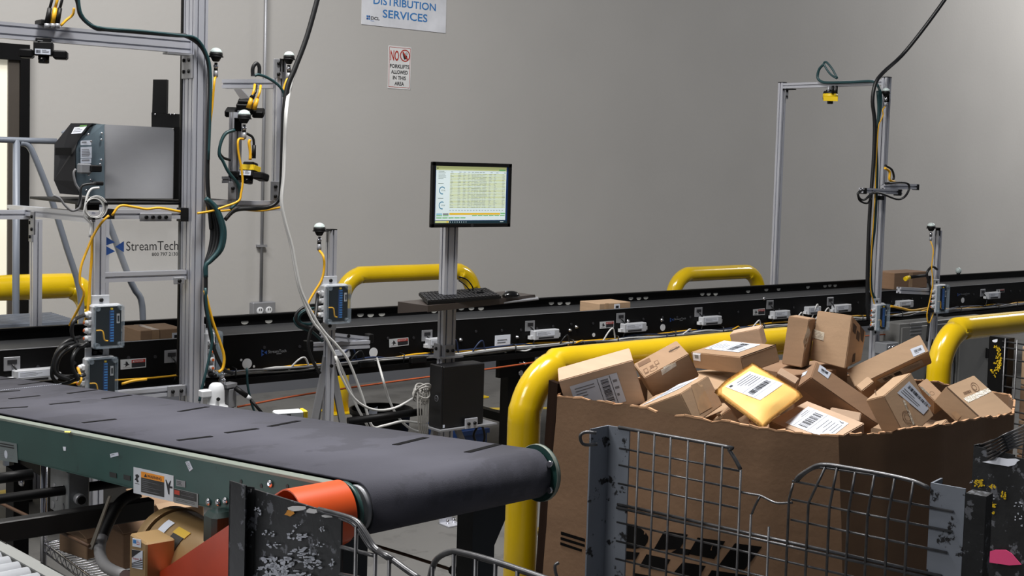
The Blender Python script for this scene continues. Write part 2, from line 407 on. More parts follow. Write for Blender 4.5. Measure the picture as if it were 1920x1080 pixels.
for k, qd in enumerate([[(490,654),(537,651.5),(537,665),(490,669)],[(1256,595),(1286,593),(1286,602),(1256,604.5)],[(1795,549),(1818,547.5),(1818,554),(1795,556)]]):
    mb = MB(NAVY); S = Sheet(mb, [at(*p, Y=YF-.001) for p in qd], .0006)
    for tri in ([(0,.1),(.11,.32),(0,.5)],[(0,.5),(.11,.72),(0,.95)],[(.22,.25),(.22,.75),(.11,.5)]): S.poly(tri, NAVY)
    S.text('StreamTech', .63, .62, .4, GRYP, .72); S.lines(.6,.75,.95,.95,1,GRYP)
    mb.build('maker_mark', cv)
# motor driver cards clipped above the cable ledge
def card(p, w_, h_):
    mb = MB(mat('driver_case',(176,178,182),.5)).bx(p.x-w_/2,p.x+w_/2,YF-.045,YF,p.z-h_/2,p.z+h_/2,.004)
    c = mb.build('driver_card', cv, 'pale grey motor driver card')
    S = MB(PAPER); s_ = Sheet(S, [V((p.x-w_*.42,YF-.0452,p.z+h_*.36)),V((p.x+w_*.30,YF-.0452,p.z+h_*.36)),V((p.x+w_*.30,YF-.0452,p.z-h_*.1)),V((p.x-w_*.42,YF-.0452,p.z-h_*.1))], .0008); s_.base(PAPER); s_.lines(.05,.15,.9,.9,4,INKG,int(p.x*10)); s_.rect(.1,1.25,.95,1.6,INK); S.build('card_label', c)
    MB(WHT).bx(p.x-w_*.62,p.x-w_*.5,YF-.035,YF-.01,p.z-h_*.4,p.z-h_*.05).bx(p.x+w_*.5,p.x+w_*.58,YF-.035,YF-.01,p.z-h_*.35,p.z+h_*.05).build('plug', c)
for px, py, w_ in [(67,703,.19),(1023,627,.19),(1189,614,.19),(1333,601,.18),(1464,590,.17),(1525,582,.14),(1579,578,.18),(1697,570,.18),(1862,554,.18),(819,643,.12),(636,662,.11),(1648,575,.1)]:
    card(at(px, py, Y=YF-.03), w_, .055)
pl = at(942, 638, Y=YF); MB(PAPER).bx(pl.x-.055,pl.x+.055,YF-.004,YF,pl.z-.03,pl.z+.03).use(INKG).bx(pl.x-.04,pl.x+.03,YF-.005,YF-.0035,pl.z+.0,pl.z+.006).bx(pl.x-.04,pl.x+.02,YF-.005,YF-.0035,pl.z-.014,pl.z-.008).build('rating_plate', cv)
for px, py in [(800,629),(993,611),(1163,596),(1309,585),(1443,571),(22,682),(321,668),(1556,565),(1842,549)]:
    p = at(px, py, Y=YF); MB(ALUD).bx(p.x-.035,p.x+.035,YF-.006,YF,p.z-.03,p.z+.03,.002).use(INK).bx(p.x-.02,p.x+.02,YF-.0085,YF-.005,p.z+.0,p.z+.018).build('roller_bracket', cv)
    MB(BLKC).tube([(p.x,YF-.008,p.z),(p.x+.02,YF-.03,p.z-.05),(p.x+.0,YF-.03,p.z-.12)], .004).build('roller_lead', cv)
for px, py in [(969,632),(863,637),(1080,613),(1068,619),(1240,600),(1177,602),(1432,560)]:
    p = at(px, py, Y=YF); MB(CHROME).lathe([(.011,0),(.011,.006),(.006,.008),(.006,.014)], p, (0,-1,0), 10).build('bolt', cv)
r = random.Random(3)
for i, (mm, rr, n) in enumerate([(WHTC,.006,0),(WHTC,.005,0),(WHTC,.006,0),(GRYC,.005,0),(YELC,.006,0),(BLUC,.005,0),(YELC,.005,1)]):
    pts = []; x = 2.75 if n == 0 else 1.2
    while x < (15.5 if n == 0 else 3.0):
        pts.append((x, YF-.012-.008*(i % 4)-r.uniform(0,.008), ZBOT+.02+.008*(i//2)+r.uniform(0,.022))); x += r.uniform(.12,.3)
    MB(mm).tube(pts, rr, 6, 3).build('ledge_cable', cv)
mb = MB(BLKC)
for i in range(26):
    x = 2.9+i*.42+r.uniform(-.1,.1); mb.tube([(x,YF-.05,ZBOT+.012),(x+.004,YF-.05,ZBOT+.06),(x+.004,YF-.005,ZBOT+.065)], .004, 5, 0)
mb.build('cable_ties', cv)
for i, (px, py, mm) in enumerate([(565,672,WHTC),(1145,618,WHTC),(990,655,WHTC),(1085,640,YELC),(1245,632,BLUC),(1380,613,YELC),(1500,588,WHTC),(1290,618,WHTC),(850,640,BLUC),(900,641,BLUC),(655,655,BLUC),(672,660,BLKC),(1060,630,BLKC),(1420,602,WHTC),(1535,590,WHTC),(1550,580,WHTC),(1530,574,WHTC)]):
    p = at(px, py, Y=YF-.03); a = r.uniform(.03,.06)
    MB(mm).tube([(p.x-a*1.6,YF-.03,ZBOT+.03),(p.x-a*.6,YF-.045,p.z-.005),(p.x+a*.3,YF-.04,p.z+.004),(p.x+a,YF-.03,ZBOT+.04)], .005, 6, 5).build('driver_lead', cv)
for px, py in [(780,652),(1100,649),(685,658)]:
    p = at(px, py, Y=YF-.05); MB(BLK).bx(p.x-.05,p.x+.05,YF-.085,YF-.055,ZBOT+.014,ZBOT+.048,.004).build('power_adapter', cv)
# legs
for px, w_ in [(965,.09),(1392,.09),(1866,.10),(118,.09)]:
    x = at(px, 680, Y=YF+.02).x
    lg = MB(BLKM).bx(x-w_/2,x+w_/2,YF+.02,YF+.09,0,ZBOT-.01).bx(x-.13,x+.13,YF-.005,YF+.03,ZBOT-.13,ZBOT).bx(x-.08,x+.08,YF-.02,YF+.13,0,.012).build('leg', cv)
    MB(CHROME).lathe([(.016,0),(.016,.012),(.009,.014),(.009,.05)], (x+.02,YF-.005,ZBOT-.05), (0,-1,0), 10).lathe([(.016,0),(.016,.012)], (x+.02,YF-.005,ZBOT-.11), (0,-1,0), 10).build('bolt', lg)
    MB(BLKM).bx(x-w_/2,x+w_/2,YB-.08,YB-.01,0,ZBOT).build('leg', cv)
    MB(BLKM).bx(x-.025,x+.025,YF+.09,YB-.08,.2,.25).build('cross_brace', cv)
# parcels riding on it
def cbox(x0,x1,y0,y1,z0,h,m,lab,grp,name='cardboard_box',ang=0):
    c = V(((x0+x1)/2,(y0+y1)/2,z0)); M = MX.Translation(c) @ MX.Rotation(ang,4,'Z')
    t = thing(name, lab, 'box', c, grp)
    sx, sy = x1-x0, y1-y0; T = M.to_3x3()
    MB(m).box(c+V((0,0,h/2)), (sx,sy,h), T, .003).build('carton', t)
    return t, c, T
g = 'cartons riding the sorter belt'
t, c, T = cbox(2.44,2.66,5.80,6.02,ZL,.075,CB[1],'brown carton on the black belt beside the tall aluminium post',g)
MB(PAPER).bx(2.60,2.65,5.797,5.7995,.80,.84).use(INK).bx(2.61,2.64,5.796,5.7975,.81,.83).build('shipping_label', t)
MB(TAPE).bx(2.50,2.535,5.798,5.7995,.80,.86).bx(2.50,2.535,5.80,6.02,.8602,.861).build('tape', t)
t, c, T = cbox(5.335,5.60,5.72,5.90,ZL,.078,CB[0],'flat tan carton travelling mid belt, right of the monitor stand',g)
MB(PAPER).bx(5.46,5.505,5.717,5.7195,.82,.855).use(INK).bx(5.47,5.495,5.716,5.7175,.83,.845).build('shipping_label', t)
MB(TAPE).bx(5.38,5.41,5.718,5.7195,.82,.863).build('tape', t)
t, c, T = cbox(8.80,9.26,6.0,6.2,ZL,.135,CB[3],'dark brown carton on the far belt behind the short sensor post',g)
MB(TAPE).bx(9.0,9.05,5.998,5.9995,.80,.915).build('tape', t)
# pull cord under the ledge
one(MB(ORC).tube([at(445,763,Y=5.57),at(600,735,Y=5.57),at(900,694,Y=5.57),at(1150,664,Y=5.57),(8.3,5.57,.52),(11,5.57,.51)], .005, 6, 4), 'pull_cord', 'thin orange pull cord strung below the black sorter conveyor', 'cord', (4.5,5.6,.5))
# ------------------------------------------------------------------ yellow guard rails
def guard(x0, x1, y, zc, r, bend, label, loc):
    t = thing('guard_rail', label, 'guard rail', loc, 'yellow pipe guard rails')
    pts = [(x0,y,0),(x0,y,(zc-bend)*.5),(x0,y,zc-bend)]
    for k in range(1,6): a = pi/2*k/6; pts.append((x0+bend*(1-cos(a)), y, zc-bend+bend*sin(a)))
    pts += [(x0+bend,y,zc),((x0+x1)/2,y,zc),(x1-bend,y,zc)]
    for k in range(1,6): a = pi/2*k/6; pts.append((x1-bend+bend*sin(a), y, zc-bend+bend*cos(a)))
    pts += [(x1,y,zc-bend),(x1,y,(zc-bend)*.5),(x1,y,0)]
    MB(YEL).tube(pts, r, 24, 2).build('pipe', t)
    for x in (x0,x1):
        MB(YEL).bx(x-.1,x+.1,y-.1,y+.1,0,.012,.003).build('foot_plate', t)
    return t
guard(1.2,2.86,7.55,.905,.075,.16,'yellow pipe guard rail behind the grey ladder', (2.0,7.55,0))
guard(4.50,5.60,7.35,.925,.058,.17,'yellow pipe guard rail by the wall behind the monitor stand', (5.0,7.35,0))
guard(7.16,8.16,6.85,.885,.058,.18,'short yellow pipe guard rail by the wall beside the tall right gantry', (7.6,6.85,0))
guard(2.88,4.50,3.46,.985,.0595,.20,'glossy yellow pipe guard rail standing directly behind the big cardboard bin', (3.6,3.46,0))
guard(5.46,7.20,3.45,.962,.0575,.20,'glossy yellow pipe guard rail at the right edge, behind the bin', (6.3,3.45,0))
MB(YEL).cyl((2.88,3.46,.36),(3.02,3.5,.37),.013).build('tie_rod', bpy.data.objects['guard_rail.003'])

# ------------------------------------------------------------------ left labelling gantry of slotted aluminium
YG = 5.35
gn = thing('labelling_gantry', 'tall slotted aluminium gantry frame straddling the sorter at left', 'gantry', (2.4,5.7,0))
XP, X2 = 2.492, 2.06
MB(ALU).extr((XP,YG,0),(XP,YG,2.75),.064,.112,(1,0,0),2,3).build('post', gn)
MB(ALU).extr((X2,YG,0),(X2,YG,1.42),.045,.045,(1,0,0)).build('post', gn)
MB(ALU).extr((2.15,6.40,0),(2.15,6.40,1.36),.045,.045,(1,0,0)).build('post', gn)
MB(ALU).extr((2.49,6.40,0),(2.49,6.40,1.42),.045,.045,(1,0,0)).build('post', gn)
MB(ALU).extr((1.0,YG-.0,2.181),(XP-.032,YG,2.181),.066,.038,(0,0,1),2,1).build('top_beam', gn)
MB(ALU).extr((X2-.03,YG-.02,1.425),(2.14,6.75,1.395),.045,.045,(0,0,1)).build('side_beam', gn)
MB(ALU).extr((2.12,6.40,1.385),(1.6,6.40,1.385),.045,.045,(0,0,1)).build('rear_beam', gn)
MB(ALU).extr((X2+.023,YG,1.437),(XP-.038,YG,1.437),.04,.04,(0,0,1)).build('front_beam', gn)
MB(ALU).extr((XP+.038,YG,1.475),(2.935,YG,1.475),.045,.04,(0,0,1)).build('side_arm', gn)
MB(ALU).extr((X2+.023,YG,1.166),(XP-.038,YG,1.166),.042,.04,(0,0,1)).build('middle_beam', gn)
MB(ALU).extr((X2-.1,YG,.648),(XP-.038,YG,.648),.04,.04,(0,0,1)).build('lower_beam', gn)
MB(ALU).extr((2.692,YG,1.49),(2.692,YG,1.90),.043,.043,(1,0,0)).build('upright', gn)
MB(ALU).extr((2.912,YG,1.49),(2.912,YG,2.155),.043,.043,(1,0,0)).build('upright', gn)
MB(ALU).extr((2.905,YG+.02,2.042),(2.775,YG+.285,2.042),.042,.042,(0,0,1)).build('cantilever_arm', gn)
def plate(p, rx, ry, n, w_, h_, holes, par, m=ALUD):
    mb = MB(m); M = MX((rx,ry,n)).transposed(); mb.box(V(p)+n*.004, (w_,h_,.008), M, .002); mb.use(BLK)
    for u, v in holes: mb.lathe([(.0085,0),(.0085,.006),(.004,.008)], V(p)+rx*u+ry*v+n*.008, n, 10)
    return mb.build('corner_bracket', par)
mX = -X; mY = -Y
plate((XP-.033,YG+.0,2.09), mY, Z, mX, .108, .105, [(-.026,.028),(.026,.028),(-.026,-.022),(.026,-.022)], gn)
MB(ALUD).bx(XP-.14,XP-.038,YG-.03,YG+.03,2.138,2.146).build('corner_bracket', gn)
plate((2.305,YG-.02,1.425), X, Z, mY, .145, .036, [(-.045,0),(-.015,0),(.015,0),(.045,0)], gn)
plate((X2-.023,YG+.75,1.36), mY, Z, mX, .05, .11, [(0,.03),(0,-.03)], gn)
plate((2.128,6.40,1.31), mY, Z, mX, .05, .12, [(0,.035),(0,-.035)], gn)
plate((2.89,YG-.022,2.11), X, Z, mY, .045, .09, [(0,.025),(0,-.025)], gn)
plate((2.885,YG-.022,1.545), X, Z, mY, .045, .09, [(0,.02),(0,-.025)], gn)
plate((2.668,YG-.022,1.545), X, Z, mY, .04, .08, [(0,.01)], gn)
plate((XP-.075,YG-.02,1.142), X, Z, mY, .05, .03, [(0,0)], gn)
plate((XP-.08,YG-.02,.648), X, Z, mY, .085, .05, [(-.02,0),(.02,0)], gn)
MB(BLKM).bx(2.0,2.86,5.42,6.05,1.475,1.487,.003).use(BLKM).bx(2.05,2.12,5.5,5.6,1.447,1.475).build('shelf_plate', gn)
MB(BLKM).bx(2.455,2.475,YG+.057,YG+.075,.7,2.74).build('cable_channel', gn, 'black cable channel behind the post')
MB(BLK).bx(X2+.023,X2+.06,YG-.025,YG+.02,1.418,1.46).build('beam_connector', gn); MB(BLK).bx(XP-.07,XP-.034,YG-.022,YG+.02,1.405,1.465).build('beam_connector', gn)
# StreamTech printed on a clear pane held in the frame
pn = MB(mat('clear_pane',(225,228,230),.05,0,.01,alpha=.06,spec=.3)).bx(X2+.03,XP-.045,YG-.002,YG+.002,1.19,1.41).build('clear_pane', gn)
mb = MB(NAVY); S = Sheet(mb, [at(199,444,Y=YG-.004), at(334,442,Y=YG-.004), at(334,480,Y=YG-.004), at(199,482,Y=YG-.004)], .0008)
for tri in ([(0,.0),(.12,.28),(0,.42)],[(0,.46),(.12,.72),(0,.92)],[(.24,.22),(.24,.78),(.12,.50)]): S.poly(tri, NAVY)
S.text('StreamTech', .635, .70, .46, INK, .73); S.text('800 797 2130', .81, .98, .17, INK, .37, bold=.015)
mb.build('pane_lettering', gn)

# ------------------------------------------------------------------ label printer on the gantry shelf
pr = thing('label_printer', 'grey and black industrial label printer with open side panel on the gantry shelf', 'printer', (2.3,5.75,1.487))
# long axis runs along u; its right end carries the grey hood, its left end the black cover
pa = [at(193,233,D=5.72), at(326,240,D=5.80), at(324,372,D=5.80), at(195,372,D=5.72)]
back = (FW*.26+RT*-.02); back.z = 0
hood = MB(mat('printer_grey',(158,159,163),.38,.3,.05))
def rq(q, ext, r_):      # rounded top corners slab
    a, b, c, d = q; ux = (b-a).normalized(); uz = (a-d).normalized(); pts = [d, d.lerp(a,.5)]
    for k in range(5): t_ = pi/2*k/4; pts.append(a+ux*(r_*(1-sin(pi/2-t_+0)) if 0 else r_*(1-cos(t_))) - uz*(r_*(1-sin(t_))))
    for k in range(5): t_ = pi/2*k/4; pts.append(b-ux*(r_*(1-sin(t_))) - uz*(r_*(1-cos(t_))))
    pts += [c]; return pts
hood.prism(rq(pa, back, .018), back); hood.build('hood', pr)
side = [at(181,233,D=5.70), at(195,233,D=5.715), at(196,372,D=5.715), at(150,366,D=5.66), at(141,345,D=5.65), at(141,275,D=5.65), at(160,243,D=5.67)]
ZINC = mat('zinc_plate',(132,150,160),.35,.6,.12,12)
MB(ZINC).prism(side, back*.95).build('side_plate', pr)
blk = [at(133,231,D=5.70), at(174,231,D=5.665), at(163,240,D=5.655), at(145,266,D=5.64), at(141,280,D=5.635), at(141,340,D=5.635), at(148,366,D=5.64), at(112,363,D=5.69), at(101,338,D=5.70), at(102,270,D=5.70)]
cvr = MB(mat('printer_black',(32,32,34),.45,0,.06)).prism(blk, back*.95).build('front_cover', pr)
S = MB(BLKG); s_ = Sheet(S, [at(104,277,D=5.68),at(134,277,D=5.635),at(134,292,D=5.635),at(104,291,D=5.68)], .002); s_.base(BLKG); S.build('display', cvr)
S = MB(PAPER); s_ = Sheet(S, [at(140,239,D=5.66),at(163,237,D=5.65),at(153,250,D=5.645),at(134,251,D=5.655)], .002); s_.base(PAPER); s_.lines(.1,.2,.9,.9,3,INKG); S.build('warning_label', cvr)
S = MB(mat('green_sticker',(92,140,72),.5)); s_ = Sheet(S, [at(151,235,D=5.655),at(164,234,D=5.65),at(162,237,D=5.65),at(149,238,D=5.655)], .002); s_.base(S.mats[0]); S.build('green_sticker', cvr)
for qd, n_ in (([(151,264),(171,263),(171,272),(151,272)],1),([(151,276),(172,275),(172,296),(151,297)],5),([(151,298),(171,297),(171,306),(151,306)],0)):
    S = MB(PAPERT); s_ = Sheet(S, [at(*p,D=5.647+.001*(p[0]-150)) for p in qd], .0015); s_.base(PAPERT); s_.lines(.1,.2,.9,.9,max(1,n_),INKG,n_,.5); S.build('type_plate', pr)
c0 = at(158,316,D=5.63)
MB(GRYP).box(c0,(.05,.05,.045),None,.006).use(BLK).box(at(178,316,D=5.64),(.05,.04,.03),None,.004).build('serial_plug', pr)
mb = MB(CHROME)
for px, py in [(166,252),(171,265),(191,250),(190,262),(190,300),(188,308),(166,328),(170,337),(162,357),(174,345)]: MB(CHROME).ball(at(px,py,D=5.64 if px<180 else 5.70), .006, 8).build('screw', pr)
MB(BLK).box(at(183,344,D=5.64),(.05,.02,.018),None,.004).build('power_plug', pr)
MB(mat('printer_back_black',(22,22,23),.5)).prism([at(326,238,D=5.81),at(342,238,D=5.84),at(342,374,D=5.84),at(324,374,D=5.81)], back*.9).build('rear_module', pr)
mb = MB(BLKM)
mb.prism([at(284,211,D=5.95),at(336,214,D=5.95),at(336,240,D=5.95),at(284,238,D=5.95)], back*.3).prism([at(287,149,D=5.95),at(313,149,D=5.95),at(312,212,D=5.95),at(285,212,D=5.95)], back*.15)
mb.use(CHROME)
for px in (291,320,327): mb.ball(at(px,214,D=5.945), .004, 8)
mb.build('applicator_column', pr)

# grey rolling ladder
ld = thing('rolling_ladder', 'grey tubular rolling ladder with grated steps at the far left', 'ladder', (2.3,7.0,0))
YL = 7.05
a7 = lambda x, y, yy=YL: at(x, y, Y=yy)
MB(GRYT).tube([a7(-60,258),a7(0,262),a7(106,265)], .017, 10, 2).build('handrail', ld)
p0 = a7(31,262); MB(GRYT).cyl((p0.x,YL,0),(p0.x,YL,p0.z),.019).build('upright', ld)
MB(GRYT).tube([a7(38,268),a7(52,272),a7(64,292),a7(95,370),a7(125,465),a7(150,548),a7(152,640),(a7(152,640).x,YL,0.0)], .017, 10, 3).build('handrail', ld)
pts = [a7(120,245,6.55),a7(165,330,6.55),a7(200,408,6.55),a7(246,530,6.55),a7(264,560,6.55),a7(268,600,6.55),a7(268,640,6.55)]
MB(GRYT).tube(pts+[(pts[-1].x,6.55,0)], .017, 10, 3).build('handrail', ld)
zs = .80; s0 = at(116,572,Z=zs+.03)
def step(z, x0, x1, y0, y1):
    st = MB(GRYT).bx(x0,x1,y0,y0+.03,z-.05,z).bx(x0,x1,y1-.03,y1,z-.05,z).bx(x0,x0+.03,y0,y1,z-.05,z).bx(x1-.03,x1,y0,y1,z-.05,z)
    for k in range(12): yy = y0+(y1-y0)*(k+.5)/12; st.bx(x0,x1,yy-.004,yy+.004,z-.02,z+.004)
    st.build('grated_step', ld)
step(.815, 1.75, 2.44, 6.62, 7.02); step(.55, 2.36, 2.62, 6.62, 7.02); step(.29, 2.58, 2.84, 6.62, 7.02)
for yy in (6.60, 7.035): MB(GRYT).prism([(2.36,yy,.80),(2.44,yy,.80),(2.98,yy,0),(2.90,yy,0)], (0,.02,0)).build('stringer', ld)
for xx in (1.8, 2.2):
    for yy in (6.62, 7.0): MB(GRYT).bx(xx-.015,xx+.015,yy-.015,yy+.015,0,.77).build('leg', ld)

# ------------------------------------------------------------------ status domes, junction boxes, scanners
def dome(p, post, label, r=.0255):
    p = V(p); t = thing('dome_light', label, 'indicator light', p, 'white dome indicator lights')
    MB(DOME).dome(p+Z*.008, r*.98, sq=.86).build('dome', t)
    b = MB(BLK).lathe([(r*.98,-.006),(r*1.03,-.004),(r*1.03,.007),(r*.96,.008)], p).lathe([(r*1.15,-.01),(r*1.15,-.006)], p).lathe([(r*.4,-.03),(r*.55,-.026),(r*.8,-.012),(r*.8,-.008)], p).build('base', t)
    MB(CHROME).lathe([(.008,-.06),(.011,-.055),(.011,-.045),(.008,-.043),(.008,-.034)], p, seg=10).use(BLK).lathe([(.009,-.07),(.009,-.058)], p, seg=10).use(ALUD).lathe([(.007,-.10),(.011,-.095),(.011,-.07)], p, seg=10).build('connector', t)
    d_ = V(post)-p; d_.z = 0; L = d_.length; d_.normalize(); s_ = Z.cross(d_)
    MB(BLKM).box(p+d_*(L/2)+Z*-.008, (L,.035,.004), MX((d_,s_,Z)).transposed()).box(p+d_*(L-.004)+Z*-.035, (.004,.035,.06), MX((d_,s_,Z)).transposed()).build('bracket', t)
    return t, p+Z*-.1
def ebox(p, n, rdir, label, sz=(.13,.185,.075), glands=4, plug=(0,)):
    p = V(p); n = V(n); rd = V(rdir); M = MX((rd,Z,n)).transposed()     # p = middle of the lid face
    W_, H_, D_ = sz; t = thing('junction_box', label, 'junction box', p-n*D_, 'clear lidded junction boxes on posts')
    T = lambda a, b, c: p+rd*a+Z*b+n*(c-D_)
    MB(GRYP if 0 else mat('box_grey',(188,191,196),.45,0,.03)).box(T(0,0,D_*.3),(W_,H_,D_*.6),M,.008).build('base', t)
    for s_ in (1,-1): fl = MB(mat('box_grey',(188,191,196))); fl.use(MATS['box_grey']).box(T(-W_*.12,s_*(H_/2+.012),.006),(W_*.6,.05,.008),M,.003).use(BLK).lathe([(.009,0),(.009,.004),(.004,.006)], T(-W_*.1,s_*(H_/2+.016),.01), n, 10).build('mounting_flange', t)
    MB(BLKM).box(T(.004,0,D_*.62),(W_*.86,H_*.90,.006),M).build('circuit_board', t)
    b = MB(NAVY).box(T(.016,0,D_*.70),(W_*.13,H_*.72,.012),M)
    b.use(BLUE); [b.box(T(.016,H_*(-.34+.062*k),D_*.79),(W_*.11,H_*.03,.003),M) for k in range(12)]
    b.use(YELT).box(T(.016,H_*.40,D_*.70),(W_*.07,H_*.04,.008),M).use(WHT).box(T(.045,H_*.17,D_*.68),(W_*.1,H_*.22,.006),M).use(INK).box(T(.045,H_*.17,D_*.74),(W_*.05,H_*.13,.002),M).build('terminal_strip', t)
    MB(YELC).tube([T(-W_*.4,-H_*.08,D_*.75),T(-W_*.2,-H_*.1,D_*.8),T(-W_*.12,-H_*.3,D_*.75),T(.0,-H_*.34,D_*.72)], .0035, 6, 5).build('inner_wire', t)
    lid = MB(CLEAR); 
    for a, b_, c, s_ in ((0,0,D_-.0015,(W_*.98,H_*.98,.003)),(-W_/2+.0015,0,D_*.8,(.003,H_*.96,D_*.4)),(W_/2-.0015,0,D_*.8,(.003,H_*.96,D_*.4)),(0,H_/2-.0015,D_*.8,(W_*.96,.003,D_*.4)),(0,-H_/2+.0015,D_*.8,(W_*.96,.003,D_*.4))): lid.box(T(a,b_,c), s_, M)
    lid.use(mat('clear_rim',(170,184,196),.12,0,.02,alpha=.22))
    for sx in (-1,1):
        for sy in (-1,1): lid.lathe([(.011,D_*.62-D_),(.011,.001)], p+rd*(sx*(W_/2-.014))+Z*(sy*(H_/2-.014)), n, 10)
    for sx in (-1,1): lid.box(T(sx*(W_/2-.003),0,D_*.82),(.004,H_*.9,D_*.38),M)
    for sy in (-1,1): lid.box(T(0,sy*(H_/2-.003),D_*.82),(W_*.9,.004,D_*.38),M)
    lid.build('clear_lid', t)
    gp = []
    for k in range(glands):
        o = T(-W_/2, H_*(.27-.18*k), D_*.32)
        MB(WHT).lathe([(.0165,0),(.0165,.012)], o, -rd, 6, False).lathe([(.0135,.012),(.0135,.018),(.010,.026)], o, -rd, 12).use(mat('orange_seal',(196,92,40),.5)).lathe([(.006,.026),(.006,.030)], o, -rd, 8).build('cable_gland', t)
        gp.append(o-rd*.026)
    o = T(-W_/2,-H_*.42,D_*.32); MB(BLK).lathe([(.012,0),(.014,.01),(.010,.05),(.007,.055)], o, -rd, 12).build('power_plug', t)
    return t, gp, o-rd*.05
ngr = (0,-1,0)
e1, g1, q1 = ebox(at(206,613,Y=5.25), ngr, X, 'clear lidded junction box on the left gantry post, upper of the pair')
e2, g2, q2 = ebox(at(194,712,Y=5.25), ngr, X, 'clear lidded junction box half hidden by the green conveyor, lower of the pair', glands=3)
e3, g3, q3 = ebox(at(637,571,Y=5.19), ngr, X, 'clear lidded junction box on the short tripod stand')
e4, g4, q4 = ebox(at(1659,596,Y=5.38), ngr, X, 'clear lidded junction box at the foot of the tall right gantry', sz=(.125,.19,.075))
e5, g5, q5 = ebox(at(1771,561,Y=5.28), ngr, X, 'clear lidded junction box on the short sensor post far right', sz=(.13,.21,.075))
e6, g6, q6 = ebox(at(404,660,X=2.66), X, (0,1,0), 'junction box behind the tall aluminium post, its cable glands facing out', sz=(.15,.21,.09))
d1, k1 = dome(at(405,103,Y=5.33), (2.55,5.35,0), 'white dome light on the right of the tall aluminium post', .029)
d2, k2 = dome(at(542,108,Y=5.29), (2.912,5.33,0), 'white dome light on top of the slim upright beside the black ceiling cable', .025)
d3, k3 = dome(at(458,219,Y=5.27), (2.692,5.33,0), 'white dome light in front of the upper black scanner', .029)
d4, k4 = dome(at(599,430,Y=5.26), (3.17,5.3,0), 'white dome light on top of the short tripod stand', .028)
d5, k5 = dome(at(1661,173,Y=5.44), (7.83,5.47,0), 'small dome light near the top of the tall right gantry', .028)
d6, k6 = dome(at(1746,426,Y=5.36), (8.43,5.39,0), 'small dome light on top of the short sensor post', .030)
def cable(pts, r, m, label, cat='cable', group=None, name=None, seg=8):
    P = [V(p) for p in pts]; return one(MB(m).tube(P, r, seg, 4), name or (m.name if m.name.endswith('cable') else 'cable'), label, cat, P[0], group)
yg = 'yellow sensor leads'
A = lambda l, y: [at(a,b,Y=y) for a, b in l]
cable([k1]+A([(402,152),(398,200),(392,250),(390,330),(389,400)],5.29), .0052, YELC, 'yellow lead hanging from the dome light on the tall post', group=yg)
cable([k2]+A([(538,150),(533,163),(531,172)],5.28), .006, YELC, 'short yellow lead under the dome light by the ceiling cable', group=yg)
cable([k3]+A([(447,262),(447,285),(452,312),(455,340),(452,362),(447,377),(420,388),(395,396),(370,400)],5.24), .0052, YELC, 'yellow lead from the dome light looping down past the lower scanner', group=yg)
cable([k4]+A([(606,480),(608,500),(603,525),(588,550),(577,572),(583,583)],5.21)+[g3[3]], .006, YELC, 'yellow lead down the tripod stand into its junction box', group=yg)
cable([k5]+A([(1663,196),(1655,206),(1656,215),(1652,225),(1647,240),(1643,300),(1640,380),(1634,470),(1632,540),(1640,575)],5.44)+[g4[3]], .0042, YELC, 'yellow lead down the tall right gantry post', group=yg)
cable([k6]+A([(1750,470),(1747,500),(1749,530),(1744,560),(1738,590),(1742,606),(1750,585)],5.33)+[g5[3]], .0045, YELC, 'yellow lead down the short sensor post', group=yg)
cable(A([(210,404),(225,386),(250,388),(275,392),(300,390),(338,397)],5.30), .0055, YELC, 'yellow lead draped along the front beam below the printer', group=yg)
cable(A([(204,404),(190,418),(176,440),(165,465),(152,500),(150,530),(157,555)],5.27)+[q1+V((-.02,.05,.08))], .0055, YELC, 'yellow lead hanging beside the left gantry post', group=yg)
cable(A([(172,442),(172,480),(169,520),(167,555),(163,590)],5.31)+[g1[1]], .006, YELC, 'yellow lead running down to the upper junction box', group=yg)
cable(A([(384,545),(398,600),(412,640),(420,668),(418,690),(410,698)],5.22), .007, YELC, 'yellow lead hanging in front of the junction box behind the tall post', group=yg)
cable(A([(530,388),(490,395),(450,393),(400,397)],5.31), .005, YELC, 'yellow lead under the right side arm', group=yg)
cable([g2[0]]+A([(152,710),(147,722)],5.2), .006, YELC, 'short yellow lead at the lower junction box', group=yg)
cable(A([(228,720),(250,714),(275,711)],5.3), .006, YELC, 'yellow lead running right from the lower junction box', group=yg)
cable(A([(1670,574),(1690,578),(1710,582),(1738,578)],5.5), .009, YELC, 'yellow lead strung between the two right junction boxes', group=yg)
# dark looms
bg = 'dark cable looms on the gantry'
cable(A([(128,-40),(145,2),(152,30),(178,52),(200,55),(260,60),(330,66),(350,68),(375,85),(390,115),(393,160),(391,230),(389,330),(392,380),(396,430)],5.27), .0095, BLKC, 'black cable along the upper beam and down the tall post', group=bg)
cable(A([(147,-40),(148,5),(156,32),(182,51),(262,58),(335,66),(368,72),(388,102),(395,140),(394,220),(391,300)],5.26), .006, GRNC, 'teal cable along the upper beam and down the tall post', group=bg)
for i, (dx, mm, nm) in enumerate([(0,BLKC,'outermost black'),(5,BLKC,'inner black'),(10,BLKC,'middle black'),(15,BLKC,'right black'),(21,GRNC,'right hand teal'),(17,GRNC,'inner teal')]):
    cable(A([(386,372),(392+dx*.6,388),(396+dx,415),(398+dx*1.1,440),(394+dx,468),(388+dx*.4,488),(386,498),(386,520)],5.28-.008*i), .0105, mm, nm+' cable of the thick loop hanging right of the tall post', group=bg)
cable(A([(386,498),(386,540),(385,565),(390,600),(400,650),(418,690),(436,700)],5.24), .009, BLKC, 'black cable hanging in front of the outward facing junction box', group=bg)
cable(A([(385,540),(388,580),(394,612),(398,640),(388,690),(378,730),(374,752)],5.21), .0065, GRNC, 'teal cable falling from the loom to the white beacon', group=bg)
